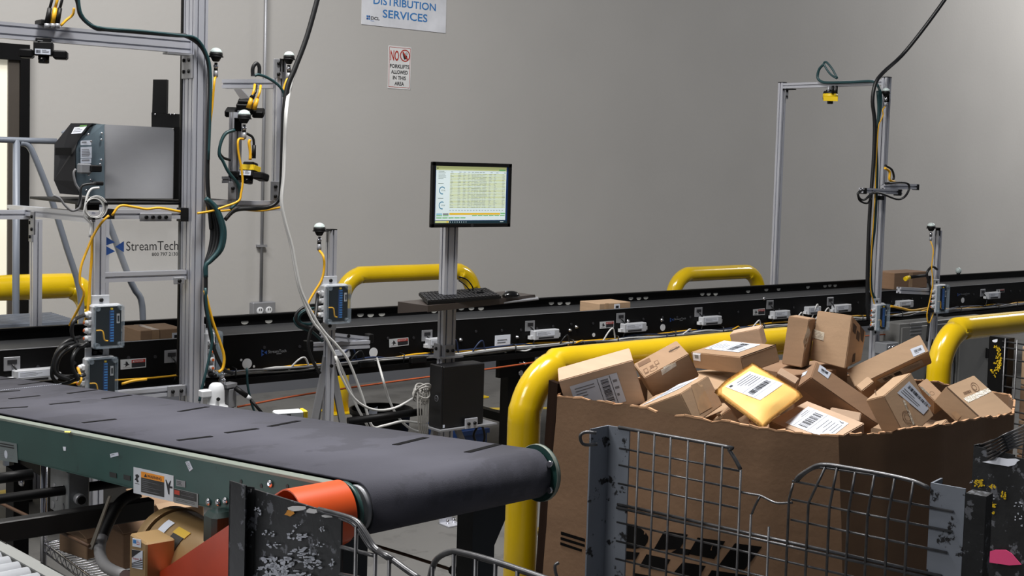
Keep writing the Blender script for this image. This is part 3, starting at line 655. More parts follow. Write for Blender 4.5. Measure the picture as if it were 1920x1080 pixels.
cable(A([(527,365),(520,378),(505,388),(480,391),(450,392),(435,398),(422,412)],5.26), .0095, BLKC, 'thick black cable along the right side arm', group=bg)
cable(A([(440,244),(424,250),(414,268),(411,290),(418,302),(428,322),(446,345),(450,365),(446,378),(432,392)],5.28), .0075, GRNC, 'teal cable looping round the slim upright', group=bg)
cable(A([(440,242),(420,252),(411,280),(418,295),(432,300)],5.33), .006, BLKC, 'thin black cable looping behind the slim upright', group=bg)
cable(A([(462,250),(474,258),(476,275),(474,292)],5.30), .006, BLKC, 'short black cable into the lower scanner', group=bg)
cable(A([(478,142),(484,140),(500,145),(520,158),(531,172),(532,182)],5.24), .0065, GRNC, 'teal cable arching off the cantilever arm', group=bg)
cable(A([(474,143),(474,128),(480,119),(486,125),(486,142)],5.5), .0095, BLKC, 'small black cable loop on the cantilever arm', group=bg)
cable([at(700,-900,Y=5.22)]+A([(640,-300),(612,-70),(596,-5),(575,70),(553,128),(540,160),(534,200),(531,260),(529,330),(527,368)],5.22), .0125, BLKC, 'thick black cable coming down from the ceiling onto the left gantry', group=None, name='overhead_cable')
wg = 'white network cables'
cable([at(700,-900,Y=5.32),at(640,-300,Y=5.32),at(612,-70,Y=5.32),at(597,-5,Y=5.32),at(576,70,Y=5.32),at(555,128,Y=5.31),at(543,165,Y=5.28)]+A([(536,205),(533,270),(531,330),(527,375),(532,410),(545,460),(552,500),(562,545),(585,600),(605,625),(620,650),(640,690),(655,725),(668,760),(690,800)],5.12), .0062, WHTC, 'white cable dropping past the tripod stand, left strand', group=wg)
cable([at(701,-900,Y=5.33),at(641,-300,Y=5.33),at(613,-70,Y=5.33),at(598,-5,Y=5.33),at(577,70,Y=5.33),at(557,125,Y=5.31),at(545,165,Y=5.28)]+A([(538,205),(535,280),(533,330),(529,378),(535,415),(548,462),(556,505),(566,548),(590,596),(610,625),(632,648),(655,680),(680,745),(697,798),(720,798),(755,790),(790,794)],5.09), .0062, WHTC, 'white cable dropping past the tripod stand, right strand', group=wg)
cable(A([(629,668),(640,705),(665,748),(700,768),(740,765),(780,744),(800,738)],5.05), .006, WHTC, 'white cable swinging from the tripod stand over the waste bin', group=wg)
cable([at(707,672,Y=5.6)]+A([(715,700),(728,745),(745,780),(770,804),(800,812)],5.2), .006, WHTC, 'white cable falling from the sorter ledge past the waste bin', group=wg)
cable(A([(463,690),(464,720),(470,750),(478,775)],5.5), .006, GRNC, 'teal cable falling from the sorter ledge under a round hole', group=bg)
# coils beside the left gantry
cb = MB(mat('coil_white',(178,178,176),.5))
for k in range(7):
    c_ = at(178,390,Y=5.26-.006*k)+V((.003*(k%3-1),0,.003*(k%2))); rr = .036+.0035*(k % 3)
    cb.tube([c_+V((rr*cos(a)*1.05+.004*(k%2),0,rr*sin(a)*1.1)) for a in [2*pi*j/14 for j in range(14)]], .0026, 6, 2, True)
cb.use(BLK)
for a in (.4,2.6,4.4): cb.box(at(178,390,Y=5.25)+V((.044*cos(a),.0,.046*sin(a))),(.012,.05,.012))
one(cb, 'cable_coil', 'white cable coil tied to the front of the printer shelf', 'cable coil', at(178,390,Y=5.26))
cable(A([(186,352),(172,354),(164,366),(160,385),(158,405),(170,420),(168,445)],5.24), .005, WHTC, 'white printer cable feeding the tied coil', group=wg)
cable(A([(142,317),(138,325),(142,345),(150,358),(152,375),(148,390),(135,395),(122,385),(112,372),(100,366)],5.28), .005, GRYC, 'grey serial cable looping below the printer')
cable(A([(180,344),(160,346),(152,352),(150,372),(145,388)],5.25), .0055, BLKC, 'black power lead of the label printer')
cb = [[(155,592),(140,600),(134,620),(140,640),(150,650),(165,642)],[(150,632),(125,640),(107,660),(98,690),(100,710),(120,720),(160,702)],[(172,642),(140,648),(115,665),(106,690),(115,705),(150,705)],[(150,648),(138,665),(136,690),(148,712)],[(145,640),(118,650),(102,672),(104,700),(130,712)]]
for i, l in enumerate(cb): cable([g1[0] if i == 0 else q1 if i == 2 else at(*l[0],Y=5.24)]+A(l[1:],5.22-.012*i), .008, BLKC, ['black lead curling from the top gland of the upper junction box','outer black cable loop left of the junction boxes','black power lead looping below the upper junction box','innermost black loop left of the junction boxes','second black cable loop left of the junction boxes'][i], group=bg)
cable([g3[0]]+A([(590,604),(582,622),(578,650),(588,680),(600,700)],5.15), .008, BLKC, 'black lead from the top gland of the tripod stand junction box', group=bg)
for i, (l, mm, s_) in enumerate([([(606,572),(575,574),(556,588),(558,605),(580,615),(604,620),(615,640)],BLKC,'outer black'),([(606,576),(580,580),(562,592),(565,606),(590,607),(603,598)],GRNC,'inner teal'),([(604,574),(572,580),(553,596),(560,612),(585,622),(605,640)],GRNC,'lower teal')]):
    cable(A(l,5.24+.02*i), .0075, mm, s_+' cable loop behind the tripod stand junction box', group=bg)
# scanners
def scanner(p, M, label, sc=1.0, lamp=True, yel=False):
    p = V(p); t = thing('barcode_scanner', label, 'scanner', p); B = lambda a: p+M @ V(a)*sc
    bx = lambda c, s_, b=.004: (B(c), tuple(q*sc for q in s_), M, b)
    MB(BLK).box(*bx((0,0,0),(.075,.06,.055))).use(BLK).box(*bx((0,0,.035),(.06,.045,.02))).build('body', t)
    if yel: MB(YELT).box(*bx((.0,-.0315,.016),(.074,.004,.026),.001)).use(YELT).box(*bx((.039,0,.016),(.004,.06,.026),.001)).build('side_panel', t, 'yellow side panel')
    MB(BLKG).lathe([(.022*sc,0),(.022*sc,.03*sc),(.017*sc,.032*sc)], B((0,0,-.027)), M @ V((0,0,-1)), 16).build('lens', t)
    if lamp:
        for sx in (-1,1): MB(BLKM).box(*bx((sx*.066,0,-.022),(.055,.07,.035),.006)).build('lamp_head', t)
    S = MB(PAPER); n_ = M @ V((0,-1,0)); q = [B((-.03,-.034,-.002)),B((.03,-.034,-.002)),B((.03,-.034,-.024)),B((-.03,-.034,-.024))]
    s_ = Sheet(S, q, .001); s_.base(PAPERT); s_.bars(.05,.2,.35,.8,INK,seed=4); s_.lines(.45,.2,.95,.8,3,INK); S.build('type_label', t)
    return t
Rz = lambda d: MX.Rotation(RAD(d),3,'Z'); Ry = lambda d: MX.Rotation(RAD(d),3,'Y'); Rx = lambda d: MX.Rotation(RAD(d),3,'X')
ps = at(82,92,Y=5.33); sA = scanner(ps, Rz(-25), 'black scanner hanging under the upper beam at top left', 1.0)
MB(ALUD).bx(ps.x-.03,ps.x+.03,5.31,5.37,ps.z+.03,2.15).build('mount', sA)
for px, mm, nm in ((88,BLKC,'left black'),(98,YELC,'yellow'),(107,BLKC,'right black')):
    p = at(px,44,Y=5.30); pt = at(px+12,-20,Y=5.30)
    mb = MB(mm if mm is YELC else BLK).cyl(p,(p.lerp(pt,.45)),.011,.009,10).use(mm).tube([p.lerp(pt,.45),pt,pt+V((.0,0,.2))],.006,8,2).use(ALUD).cyl(p-Z*.02,p,.011,None,10)
    one(mb, 'sensor_plug', nm+' plug standing on top of the upper beam', 'cable plug', p, 'plugs over the upper scanner')
one(MB(BLK).bx(*(at(74,42,Y=5.32).x,at(108,42,Y=5.32).x),5.30,5.38,2.213,2.235,.004), 'cable_bracket', 'black cable bracket on the upper beam', 'bracket', at(90,44,Y=5.34))
cable(A([(139,15),(136,28),(124,38),(114,48)],5.3), .0055, YELC, 'short yellow lead above the upper beam', group=yg)
sB = scanner(at(459,203,Y=5.42), Rz(-35)@Rx(18), 'black scanner with two lamp heads hanging from the cantilever arm', .95)
pB = at(459,190,Y=5.42); MB(ALUD).prism([at(438,167,Y=5.42),at(452,167,Y=5.42),at(470,186,Y=5.42),at(455,192,Y=5.42)],(0.03,.04,0)).prism([at(452,187,Y=5.42),at(466,190,Y=5.42),at(462,203,Y=5.42),at(449,203,Y=5.42)],(0,.03,0)).build('hinge_mount', sB)
for i, (a_, b_, mm) in enumerate([((466,203),(476,170),YELC),((472,184),(479,172),BLKC),((476,205),(487,172),YELC)]):
    p = at(*a_,Y=5.36); pt = at(*b_,Y=5.36); one(MB(mm if mm is YELC else BLK).cyl(p,p.lerp(pt,.6),.012,.009,10).use(mm).tube([p.lerp(pt,.6),pt,pt+V((.02,.03,.03))],.006,8,3), 'sensor_plug', ['left yellow plug on the scanner under the cantilever arm','black plug on the scanner under the cantilever arm','right yellow plug on the scanner under the cantilever arm'][i], 'cable plug', p, 'plugs on the cantilever scanner')
sC = scanner(at(468,322,Y=5.28), Rz(-60)@Rx(-12), 'black and yellow scanner clamped beside the slim upright, lower one', .95, True, True)
MB(ALUD).extr(at(418,337,Y=5.40),at(462,336,Y=5.32),.03,.03,(0,0,1)).build('mounting_arm', sC)
p = at(476,297,Y=5.24); one(MB(BLK).cyl(p,p+V((.0,0,.06)),.009), 'sensor_plug', 'black plug rising from the lower scanner', 'cable plug', p)
p = at(469,300,Y=5.24); one(MB(YELC).tube([p,p+V((.0,0,.035)),at(467,268,Y=5.24),at(469,262,Y=5.24)],.007), 'sensor_plug', 'yellow lead standing up from the lower scanner', 'cable plug', p)
# ------------------------------------------------------------------ short tripod stand with sensor arms
ts = thing('sensor_stand', 'short aluminium tripod stand in front of the sorter, carrying a junction box', 'stand', (3.178,5.3,0))
MB(ALU).extr((3.178,5.3,0.0),(3.178,5.3,1.362),.04,.04,(1,0,0)).use(BLK).bx(3.158,3.198,5.28,5.32,1.362,1.366).build('post', ts)
for dx, dy in ((-.17,-.02),(.17,-.02),(0,.2)):
    MB(ALUD).prism([(3.178+dx*.05-.018,5.3+dy*.05,.75),(3.178+dx*.05+.018,5.3+dy*.05,.75),(3.178+dx+.018,5.3+dy,.03),(3.178+dx-.018,5.3+dy,.03)] if dx else [(3.178,5.3+.02,.75),(3.178,5.3+.06,.75),(3.178,5.52,.03),(3.178,5.48,.03)], (0,.012,0) if dx else (.012,0,0)).build('brace_leg', ts)
    MB(BLK).bx(3.178+dx-.02,3.178+dx+.02,5.3+dy-.02,5.3+dy+.02,0,.03).build('foot', ts)
a_ = lambda x, y, yy: at(x, y, Y=yy)
MB(ALU).extr(a_(605,629,5.36), a_(688,638,5.52), .038,.038,(0,0,1)).build('sensor_arm', ts)
MB(ALU).extr(a_(583,650,5.45), a_(690,645,5.45), .038,.038,(0,0,1)).build('sensor_arm', ts)
p = a_(692,634,5.52); MB(BLK).box(p,(.03,.045,.045),Rz(0),.003).build('arm_cap', ts); p = a_(578,648,5.45); MB(BLK).box(p,(.035,.045,.05),Rz(0),.003).build('arm_cap', ts)
MB(BLK).lathe([(.009,0),(.009,.006)], a_(653,630,5.42), (0,-1,0), 8).build('bolt', ts); MB(BLK).lathe([(.009,0),(.009,.006)], a_(621,686,5.275), (0,-1,0), 8).build('bolt', ts)

# ------------------------------------------------------------------ monitor workstation
ws = thing('workstation_stand', 'aluminium workstation post with tray and computer shelf in front of the sorter', 'stand', (3.648,5.02,0))
YM = 5.0
xm = .5*(at(833,440,Y=YM-.02).x+at(860,440,Y=YM-.02).x)
MB(ALU).extr((xm,YM,.0),(xm,YM,1.62),.076,.045,(1,0,0),2,1).build('post', ws)
MB(ALUD).bx(xm-.07,xm+.07,YM-.05,YM+.05,.755,.763).build('base_bracket', ws)
plate((xm+.0,YM-.024,.79), X, Z, V((0,-1,0)), .06, .055, [(-.016,.0),(.016,.0)], ws)
plate((xm-.05,YM-.0,.79), V((0,-1,0)), Z, -X, .05, .07, [(0,.01)], ws)
# tray: sheet metal, slightly turned
ta, tb, tc = at(746,567,Z=1.03), at(802,575,Z=1.03), at(1003,554,Z=1.03); td = ta+(tc-tb)
TRAYM = mat('tray_steel',(84,76,72),.35,.5,.08,6)
tr = MB(TRAYM).prism([ta,tb,tc,td], (0,0,.004)).prism([ta,tb,tb-Z*.022,ta-Z*.052], (.003,.002,0)).prism([tb,tc,tc-Z*.026,tb-Z*.026], (0,.004,0)).prism([tc,td,td-Z*.02,tc-Z*.02], (.003,0,0))
tr.build('tray', ws, 'dark steel keyboard tray')
MB(ALUD).bx(xm-.05,xm+.05,YM-.03,YM+.06,1.0,1.027).build('tray_bracket', ws)
MB(CHROME).lathe([(.006,0),(.006,.004)], at(922,562,Z=1.015), (0,-1,0), 8).build('tray_screw', ws)
MB(ALUD).prism([at(945,567,Z=1.02),at(1010,560,Z=1.02),at(1008,556,Z=1.02)], (0,0,-.006)).build('tray_slide', ws)
MB(ALUD).bx(3.515,3.86,4.84,5.0,.428,.436).build('computer_shelf', ws)
for dx, dy in ((-.13,-.05),(.14,-.05),(.0,.12)): MB(ALUD).prism([(xm+dx*.4-.015,YM+dy*.3,.43),(xm+dx*.4+.015,YM+dy*.3,.43),(xm+dx*1.6+.015,YM+dy*2,.02),(xm+dx*1.6-.015,YM+dy*2,.02)], (0,.02,0)).bx(xm+dx*1.6-.03,xm+dx*1.6+.03,YM+dy*2-.03,YM+dy*2+.03,0,.02).build('leg', ws)
plate((3.70,4.846,.452), X, Z, V((0,-1,0)), .075, .05, [(-.018,.0),(.018,.0)], ws, ALU)
# monitor
mn = thing('computer_monitor', 'black flat computer monitor showing a green striped table, on the workstation post', 'monitor', (3.73,4.93,1.36))
YS = 4.93
fr = MB(BLK); x0, x1, z0, z1 = 3.4935, 3.973, 1.391, 1.702
for b in ((x0,x1,YS,YS+.012,z0,z1),(x0+.03,x1-.03,YS+.012,YS+.045,z0+.03,z1-.03)): fr.bx(*b, .004)
bz = .019
fr.bx(x0,x1,YS-.008,YS,z1-bz,z1,.002).bx(x0,x1,YS-.008,YS,z0,z0+bz*.95,.002).bx(x0,x0+bz,YS-.008,YS,z0,z1,.002).bx(x1-bz,x1,YS-.008,YS,z0,z1,.002).build('housing', mn)
SCW = mat('screen_white',(206,220,222),.3,0,.01,emit=.46); SCG = mat('screen_pale_green',(192,200,140),.3,0,.01,emit=.46); SCK = mat('screen_ink',(90,104,92),.3,0,.05,emit=.4)
SCY = mat('screen_amber',(214,176,50),.3,0,.01,emit=.46); SCN = mat('screen_navy',(22,44,84),.3,0,.05,emit=.6); SCB = mat('screen_green_button',(104,164,104),.3,0,.02,emit=.6); SCD = mat('screen_dark',(20,42,50),.3,0,.05,emit=.6); SCC = mat('screen_teal',(30,100,130),.3,0,.02,emit=.6)
mb = MB(SCN); S = Sheet(mb, [V((x0+bz,YS-.001,z1-bz)),V((x1-bz,YS-.001,z1-bz)),V((x1-bz,YS-.001,z0+bz)),V((x0+bz,YS-.001,z0+bz))], .0006); S.base(SCN)
S.rect(.015,.0,.975,.945,SCW,1.2); S.rect(.015,.0,.975,.07,SCG,1.4); S.rect(.87,.04,.96,.065,SCB,1.6); S.rect(.03,.03,.04,.055,INK,1.6)
for i in range(24):
    v = .125+.0255*i
    S.rect(.20,v,.965,v+.0135,SCG,1.4)
    rr = random.Random(i)
    for u in (.205,.305,.375,.44,.49,.525,.56,.60,.64,.665,.73,.80,.92): S.rect(u,v+.003,u+rr.uniform(.012,.045),v+.008,SCK,1.7)
for u in (.21,.32,.38,.44,.49,.53,.56,.60,.64,.75,.83,.94): S.rect(u,.095,u+.03,.102,SCK,1.6)
for u in [.2+.04*k for k in range(19)]: S.rect(u,.77,u+.02,.776,SCK,1.6)
S.lines(.045,.09,.17,.24,6,SCK,3,.25); S.lines(.045,.30,.17,.33,1,SCK); S.lines(.045,.555,.17,.585,1,SCK)
S.ring(.10,.425,.042,.009,SCC,-2.2,-.6+0,1.6) ; S.ring(.10,.425,.042,.009,SCC,1.3,4.2,1.6); S.ring(.10,.685,.042,.009,SCC,1.3,5.3,1.6)
S.text('97.4%',.115,.435,.022,SCK,.05,k=1.6); S.text('97.0%',.115,.695,.022,SCK,.05,k=1.6)
S.rect(.20,.815,.90,.85,SCY,1.4); S.rect(.905,.815,.97,.84,SCB,1.4)
for k in range(6): S.rect(.51+.078*k,.855,.575+.078*k,.872,SCB,1.4)
for k in range(5): S.rect(.03+.08*k,.893,.10+.08*k,.912,SCB,1.4)
for k in range(2): S.rect(.03+.085*k,.855,.105+.085*k,.873,SCB,1.4); S.rect(.03+.085*k,.825,.105+.085*k,.848,mat('screen_blue_button',(120,170,190),.3,emit=.6) if k == 0 else GRYP,1.4)
S.rect(0,.955,1,1,SCD,1.4); S.rect(.015,.955,.20,.99,SCG,1.5); S.rect(.165,.962,.19,.985,SCY,1.6)
for k in range(8): S.rect(.215+.03*k,.968,.222+.03*k,.985,SCW,1.6)
S.rect(.9,.97,.95,.98,SCW,1.6)
mb.build('screen', mn, 'lit screen with table of green and white rows')
MB(mat('badge_dark',(40,40,42),.4)).lathe([(.009,0),(.009,.0005)], (3.735,YS-.0082,1.4), (0,-1,0), 14).build('maker_badge', mn)
MB(BLK).bx(xm-.04,xm+.04,YS+.045,YM-.022,1.50,1.58).build('mount', mn)
# keyboard, mouse
kq = [at(785,556,Z=1.047),at(802,567,Z=1.047),at(940,556,Z=1.047),at(912,547,Z=1.047)]
kb = thing('keyboard', 'black computer keyboard on the dark steel tray', 'keyboard', (3.66,4.95,1.034))
b0 = [p+Z*((1.052 if i in (0,3) else 1.037)-p.z) for i, p in enumerate(kq)]
MB(BLK).prism(b0, (0,0,.012)).build('base', kb)
KEY = mat('black_keycap',(30,30,33),.4,0,.2); mb = MB(KEY)
o_, ux, uy = b0[1]+Z*.013, (b0[2]-b0[1]), (b0[0]-b0[1]); uy2 = (b0[3]-b0[2])
for j in range(6):
    for i in range(20):
        if i in (15,16) and j in (2,): continue
        u0, u1 = (i+.1)/20.4, (i+.9)/20.4; v0, v1 = (j+.12)/6.2, (j+.85)/6.2
        P_ = lambda u, v: o_+ux*u+(uy*(1-u)+uy2*u)*v
        mb.prism([P_(u0,v0),P_(u1,v0),P_(u1,v1),P_(u0,v1)], (0,0,.006))
mb.build('keys', kb)
for u in (.08,.92): p = o_+ux*u+uy*.8; MB(BLK).bx(p.x-.01,p.x+.01,p.y-.008,p.y+.008,1.034,1.05).build('foot', kb)
pm = at(958,553,Z=1.045)
ms = thing('computer_mouse', 'black computer mouse at the right end of the tray', 'mouse', (pm.x,pm.y,1.034))
MB(BLKG).lathe([(.030,0),(.033,.006),(.030,.016),(.022,.026),(.010,.031),(1e-6,.032)], (pm.x,pm.y,1.034), seg=20).build('body', ms)
for v in ms.children[0].data.vertices: v.co.x *= 1.6
MB(GRYP).cyl((pm.x-.03,pm.y-.004,1.061),(pm.x-.03,pm.y+.004,1.061),.006).build('wheel', ms)
cable([at(860,519,Y=5.05),at(875,524,Y=5.05),at(886,538,Y=5.05),at(885,546,Z=1.06),at(876,552,Z=1.05)], .0035, BLKC, 'thin black keyboard cord looping behind the post')
cable([at(860,526,Y=5.06),at(872,534,Y=5.06),at(883,546,Y=5.05),at(893,547,Z=1.07),at(903,543,Z=1.07),at(905,547,Z=1.05)], .003, BLKC, 'thin black mouse cord curling on the tray')
# computer tower
px0, px1, py0, py1 = 3.53, 3.79, 4.862, 4.957
pc = thing('desktop_computer', 'black small form factor desktop computer standing on the workstation shelf', 'computer', (3.66,4.9,.436))
PCB = mat('computer_black',(17,17,19),.42,0,.15)
MB(PCB).bx(px0+.012,px1,py0,py1,.438,.735,.004).build('case', pc)
fb = MB(PCB).bx(px0,px0+.014,py0-.001,py1+.001,.438,.738,.004).build('front_bezel', pc)
S = MB(INKG); S.lathe([(.015,0),(.015,.001)], (px0-.0002,(py0+py1)/2-.014,.58), (-1,0,0), 20).use(PCB).lathe([(.012,0),(.012,.0016)], (px0-.0002,(py0+py1)/2-.014,.58), (-1,0,0), 20)
S2 = Sheet(S, [V((px0-.002,(py0+py1)/2-.003,.589)),V((px0-.002,(py0+py1)/2-.025,.589)),V((px0-.002,(py0+py1)/2-.025,.571)),V((px0-.002,(py0+py1)/2-.003,.571))], .0004); S2.text('DELL',.5,.68,.36,INKG,.8); S.build('badge', fb)
mb = MB(mat('vent_black',(8,8,9),.6))
for x_, z_ in ((3.60,.72),(3.60,.45),(3.75,.72),(3.75,.45)): mb.bx(x_-.012,x_+.012,py0-.0008,py0+.001,z_-.004,z_+.002)
mb.build('vents', pc)
S = MB(WHT); s_ = Sheet(S, [V((px0+.004+.012,py0-.0004,.456)),V((px0+.027,py0-.0004,.456)),V((px0+.027,py0-.0004,.442)),V((px0+.016,py0-.0004,.442))], .0005); s_.base(PAPERT); S.build('sticker', pc)
cable([(3.79,4.92,.64),(3.83,4.93,.635),(3.87,5.0,.60),(3.88,5.1,.5)], .006, BLKC, 'black power cord at the back of the desktop computer')
cable([(3.80,4.95,.45),(3.84,4.93,.40),(3.845,4.92,.34),(3.82,4.93,.31),(3.80,4.95,.36),(3.83,4.96,.40)], .006, BLKC, 'black cord bundle hanging below the computer shelf')
cb = MB(mat('dusty_white_cable',(150,148,144),.5)); c_ = at(793,742,D=6.02)
for k in range(6):
    cb.tube([c_+V((.036*cos(a)+.004*k,.03*sin(a)*((k%2)*2-1)+.01*k,.03*sin(a)-.009*k+.03)) for a in [2*pi*j/10 for j in range(10)]], .0045, 6, 3, True)
for k in range(5): cb.tube([c_+V((-.03+.012*k,0,.04)),c_+V((-.035+.015*k,-.01,-.05)),c_+V((-.02+.012*k,.0,-.14)),c_+V((.0+.01*k,.01,-.2))], .004, 6, 3)
one(cb, 'cable_coil', 'tangled white network cable bundle hanging left of the desktop computer', 'cable coil', c_)
# waste bin
pb = at(715,766,D=6.75)
wb = thing('waste_bin', 'round black waste bin behind the end of the green conveyor', 'bin', (pb.x,pb.y,0))
MB(BLK).lathe([(.11,0),(.115,.01),(.154,pb.z-.03),(.166,pb.z-.025),(.169,pb.z),(.158,pb.z),(.149,pb.z-.03),(.11,.02),(1e-6,.02)], (pb.x,pb.y,0), seg=32).build('body', wb)
MB(PAPERT).prism([(pb.x-.05,pb.y+.06,pb.z-.1),(pb.x+.02,pb.y+.08,pb.z-.1),(pb.x+.03,pb.y+.08,pb.z-.005),(pb.x-.03,pb.y+.07,pb.z-.02)], (0,.003,0)).build('paper_scrap', wb)
pr2 = at(655,783,D=6.0); one(MB(BLKM).cyl(at(652,790,D=5.95),at(790,772,D=6.1),.018), 'crossbar', 'black crossbar in front of the waste bin', 'bar', at(655,785,D=6.0))
# white sensor housing on the far side of the green belt, white beacon behind it
wsn = thing('sensor_housing', 'white sensor housing with yellow end on the far side of the green conveyor', 'sensor', at(545,785,D=3.83))
p = at(540,779,D=3.83); Mw = Rz(-12)
MB(WHT).box(p,(.085,.045,.03),Mw,.004).use(INK).box(p+Mw@V((-.005,-.0255,.006)),(.012,.002,.006),Mw).box(p+Mw@V((-.03,-.0255,-.004)),(.015,.002,.005),Mw).build('body', wsn)
MB(YELT).box(p+Mw@V((.048,0,0)),(.014,.045,.031),Mw,.006).build('end_cap', wsn)
MB(ALUD).box(p+V((-.01,0,-.05)),(.04,.02,.07),Mw).build('bracket', wsn)
pw = at(405,768,D=5.5)
wt = thing('beacon', 'white rounded beacon with black button behind the green belt', 'beacon', (pw.x,pw.y,0))
MB(WHT).lathe([(.045,-.06),(.054,-.03),(.054,.0),(.050,.016),(.038,.02),(.036,.035),(.035,.08),(.030,.105),(.02,.115),(1e-6,.117)], pw, seg=28).build('body', wt)
MB(WHT).bx(pw.x-.075,pw.x-.03,pw.y-.02,pw.y+.02,pw.z+.06,pw.z+.09,.004).build('side_plug', wt)
MB(BLK).lathe([(.008,0),(.008,.008)], pw+(-FW*.035+RT*.018)+Z*.05, -FW, 10).build('button', wt)
MB(ALUD).cyl((pw.x,pw.y,0),(pw.x,pw.y,pw.z-.06),.016).lathe([(.08,0),(.08,.01)],(pw.x,pw.y,0)).build('stand', wt)
p = at(428,722,Y=5.42)
cn = thing('sensor_bracket', 'bolted metal sensor bracket with conduit fitting right of the tall post', 'bracket', p)
MB(ALUD).box(p,(.07,.05,.02),Rz(20),.002).box(p+V((.01,0,-.06)),(.05,.04,.09),Rz(20),.004).build('plate', cn)
MB(CHROME).lathe([(.018,.01),(.018,.03),(.014,.032),(.014,.045),(.017,.047),(.017,.06)], p+V((-.03,0,0)), (-.1,0,1), 8).use(mat('braid',(90,92,96),.4,.6,.4,200)).cyl(p+V((-.03,0,.06)),p+V((-.055,0,.2)),.012).build('conduit_fitting', cn)
MB(BLK).cyl(p+V((.02,-.03,-.01)),p+V((.07,-.05,-.05)),.012).use(WHT).cyl(p+V((.07,-.05,-.05)),p+V((.085,-.056,-.065)),.011).use(BLK).cyl(p+V((.085,-.056,-.065)),p+V((.16,-.08,-.16)),.007).build('angled_plug', cn)
MB(BLKM).box(p+V((.04,0,-.2)),(.03,.03,.25),Ry(-20)).build('strut', cn)

# ------------------------------------------------------------------ tall right gantry
XR = 7.84
rg = thing('scanner_gantry', 'tall slim aluminium gantry over the far part of the sorter, carrying a yellow scanner', 'gantry', (XR,5.95,0))
zr = at(1650,152,Y=5.5).z
xl = at(1461,300,Y=6.42).x; xr_ = at(1657,260,Y=5.5).x
MB(ALU).extr((xl,6.42,0),(xl,6.42,2.385),.045,.045,(1,0,0)).use(BLK).bx(xl-.024,xl+.024,6.396,6.444,2.385,2.39).build('post', rg)
MB(ALU).extr((xr_,5.5,0),(xr_,5.5,2.395),.05,.05,(1,0,0)).use(BLK).bx(xr_-.026,xr_+.026,5.474,5.526,2.395,2.40).build('post', rg)
MB(ALU).extr((xl,6.40,2.36),(xr_,5.52,2.362),.04,.04,(0,0,1)).build('top_beam', rg)
plate((xl-.0,6.38,2.30), X, Z, V((0,-1,0)), .04,.08, [(0,.02),(0,-.02)], rg)
MB(BLKM).bx(xl-.02,xl+.02,6.30,6.40,2.328,2.336).build('corner_bracket', rg)
MB(ALU).extr(at(1655,350,Y=5.47),at(1718,350,Y=5.47),.038,.038,(0,0,1)).use(BLK).box(at(1717,351,Y=5.47),(.03,.04,.042)).build('side_arm', rg)
MB(ALU).extr(at(1614,357,Y=5.44),at(1688,360,Y=5.44),.036,.036,(0,0,1)).use(BLK).box(at(1618,358,Y=5.44),(.035,.04,.042)).box(at(1683,361,Y=5.44),(.04,.04,.045)).build('side_arm', rg)
MB(BLK).box(at(1651,371,Y=5.45),(.035,.04,.03)).build('arm_clamp', rg)
pS = at(1557,180,X=XR); sR = scanner(pS, MX.Identity(3), 'yellow banded scanner hanging from the tall right gantry beam', 1.0, False)
mb = MB(YELT); S = Sheet(mb, [at(1544,181,X=XR-.06),at(1571,181,X=XR-.06),at(1571,190,X=XR-.06),at(1544,189,X=XR-.06)], .002); S.base(YELT); mb.build('yellow_band', sR)
for v in []: pass
MB(BLK).lathe([(.052,-.035),(.055,-.02),(.055,.02),(.048,.036)], pS, seg=16).build('housing', sR)
MB(YELT).lathe([(.0565,-.018),(.0565,.016)], pS, seg=16).build('yellow_ring', sR)
MB(ALUD).bx(pS.x-.02,pS.x+.02,pS.y-.02,pS.y+.02,pS.z+.03,2.345).build('mount', sR)
for k, (px, mm) in enumerate([(1553,ALUD),(1561,BLK),(1568,BLK)]): MB(mm).cyl(at(px,175,X=XR-.04),at(px+1,161,X=XR-.04),.009).build('plug', sR)
cable([at(x,y,X=XR-.045) for x,y in [(1570,147),(1561,130),(1550,117),(1545,120),(1556,138),(1569,147)]]+[], .008, GRNC, 'small teal cable loop above the right gantry beam', group='cables of the right gantry')
cable([at(x,y,X=XR-.04) for x,y in [(1545,120),(1536,130),(1533,145),(1540,153),(1555,155),(1600,154),(1636,153)]]+A([(1648,165),(1652,185),(1650,210),(1644,240)],5.46), .010, GRNC, 'teal cable along the right gantry beam', group='cables of the right gantry')
cable([at(2150,-800,Y=5.0),at(1900,-220,Y=5.1),at(1800,-45,Y=5.2),at(1771,0,Y=5.25),at(1727,60,Y=5.35)]+A([(1690,105),(1655,137),(1641,158),(1636,190),(1640,230),(1638,300),(1632,380),(1628,460),(1626,560),(1628,600)],5.44), .0135, BLKC, 'thick black cable from the ceiling down the tall right gantry', name='overhead_cable')
cable(A([(1646,170),(1648,210),(1643,260),(1644,330),(1640,420),(1633,480),(1633,540),(1640,560),(1646,575)],5.46), .012, GRNC, 'teal cable strapped to the tall right gantry post', group='cables of the right gantry')
cable(A([(1660,310),(1672,318),(1676,332),(1673,340)],5.42), .008, BLKC, 'black cable arc above the right gantry side arm', group='cables of the right gantry')
cable(A([(1659,315),(1668,322),(1668,337),(1678,341)],5.41), .009, YELC, 'yellow cable arc above the right gantry side arm', group='cables of the right gantry')
cable(A([(1660,344),(1690,342),(1703,345),(1704,356),(1695,370),(1680,373),(1650,362),(1635,363),(1622,374),(1612,372),(1609,362),(1620,355)],5.39), .008, BLKC, 'black cable looping under the right gantry side arms', group='cables of the right gantry')
cable(A([(1608,362),(1612,376),(1626,381),(1633,372)],5.40), .007, BLKC, 'low black cable loop at the right gantry arm', group='cables of the right gantry')
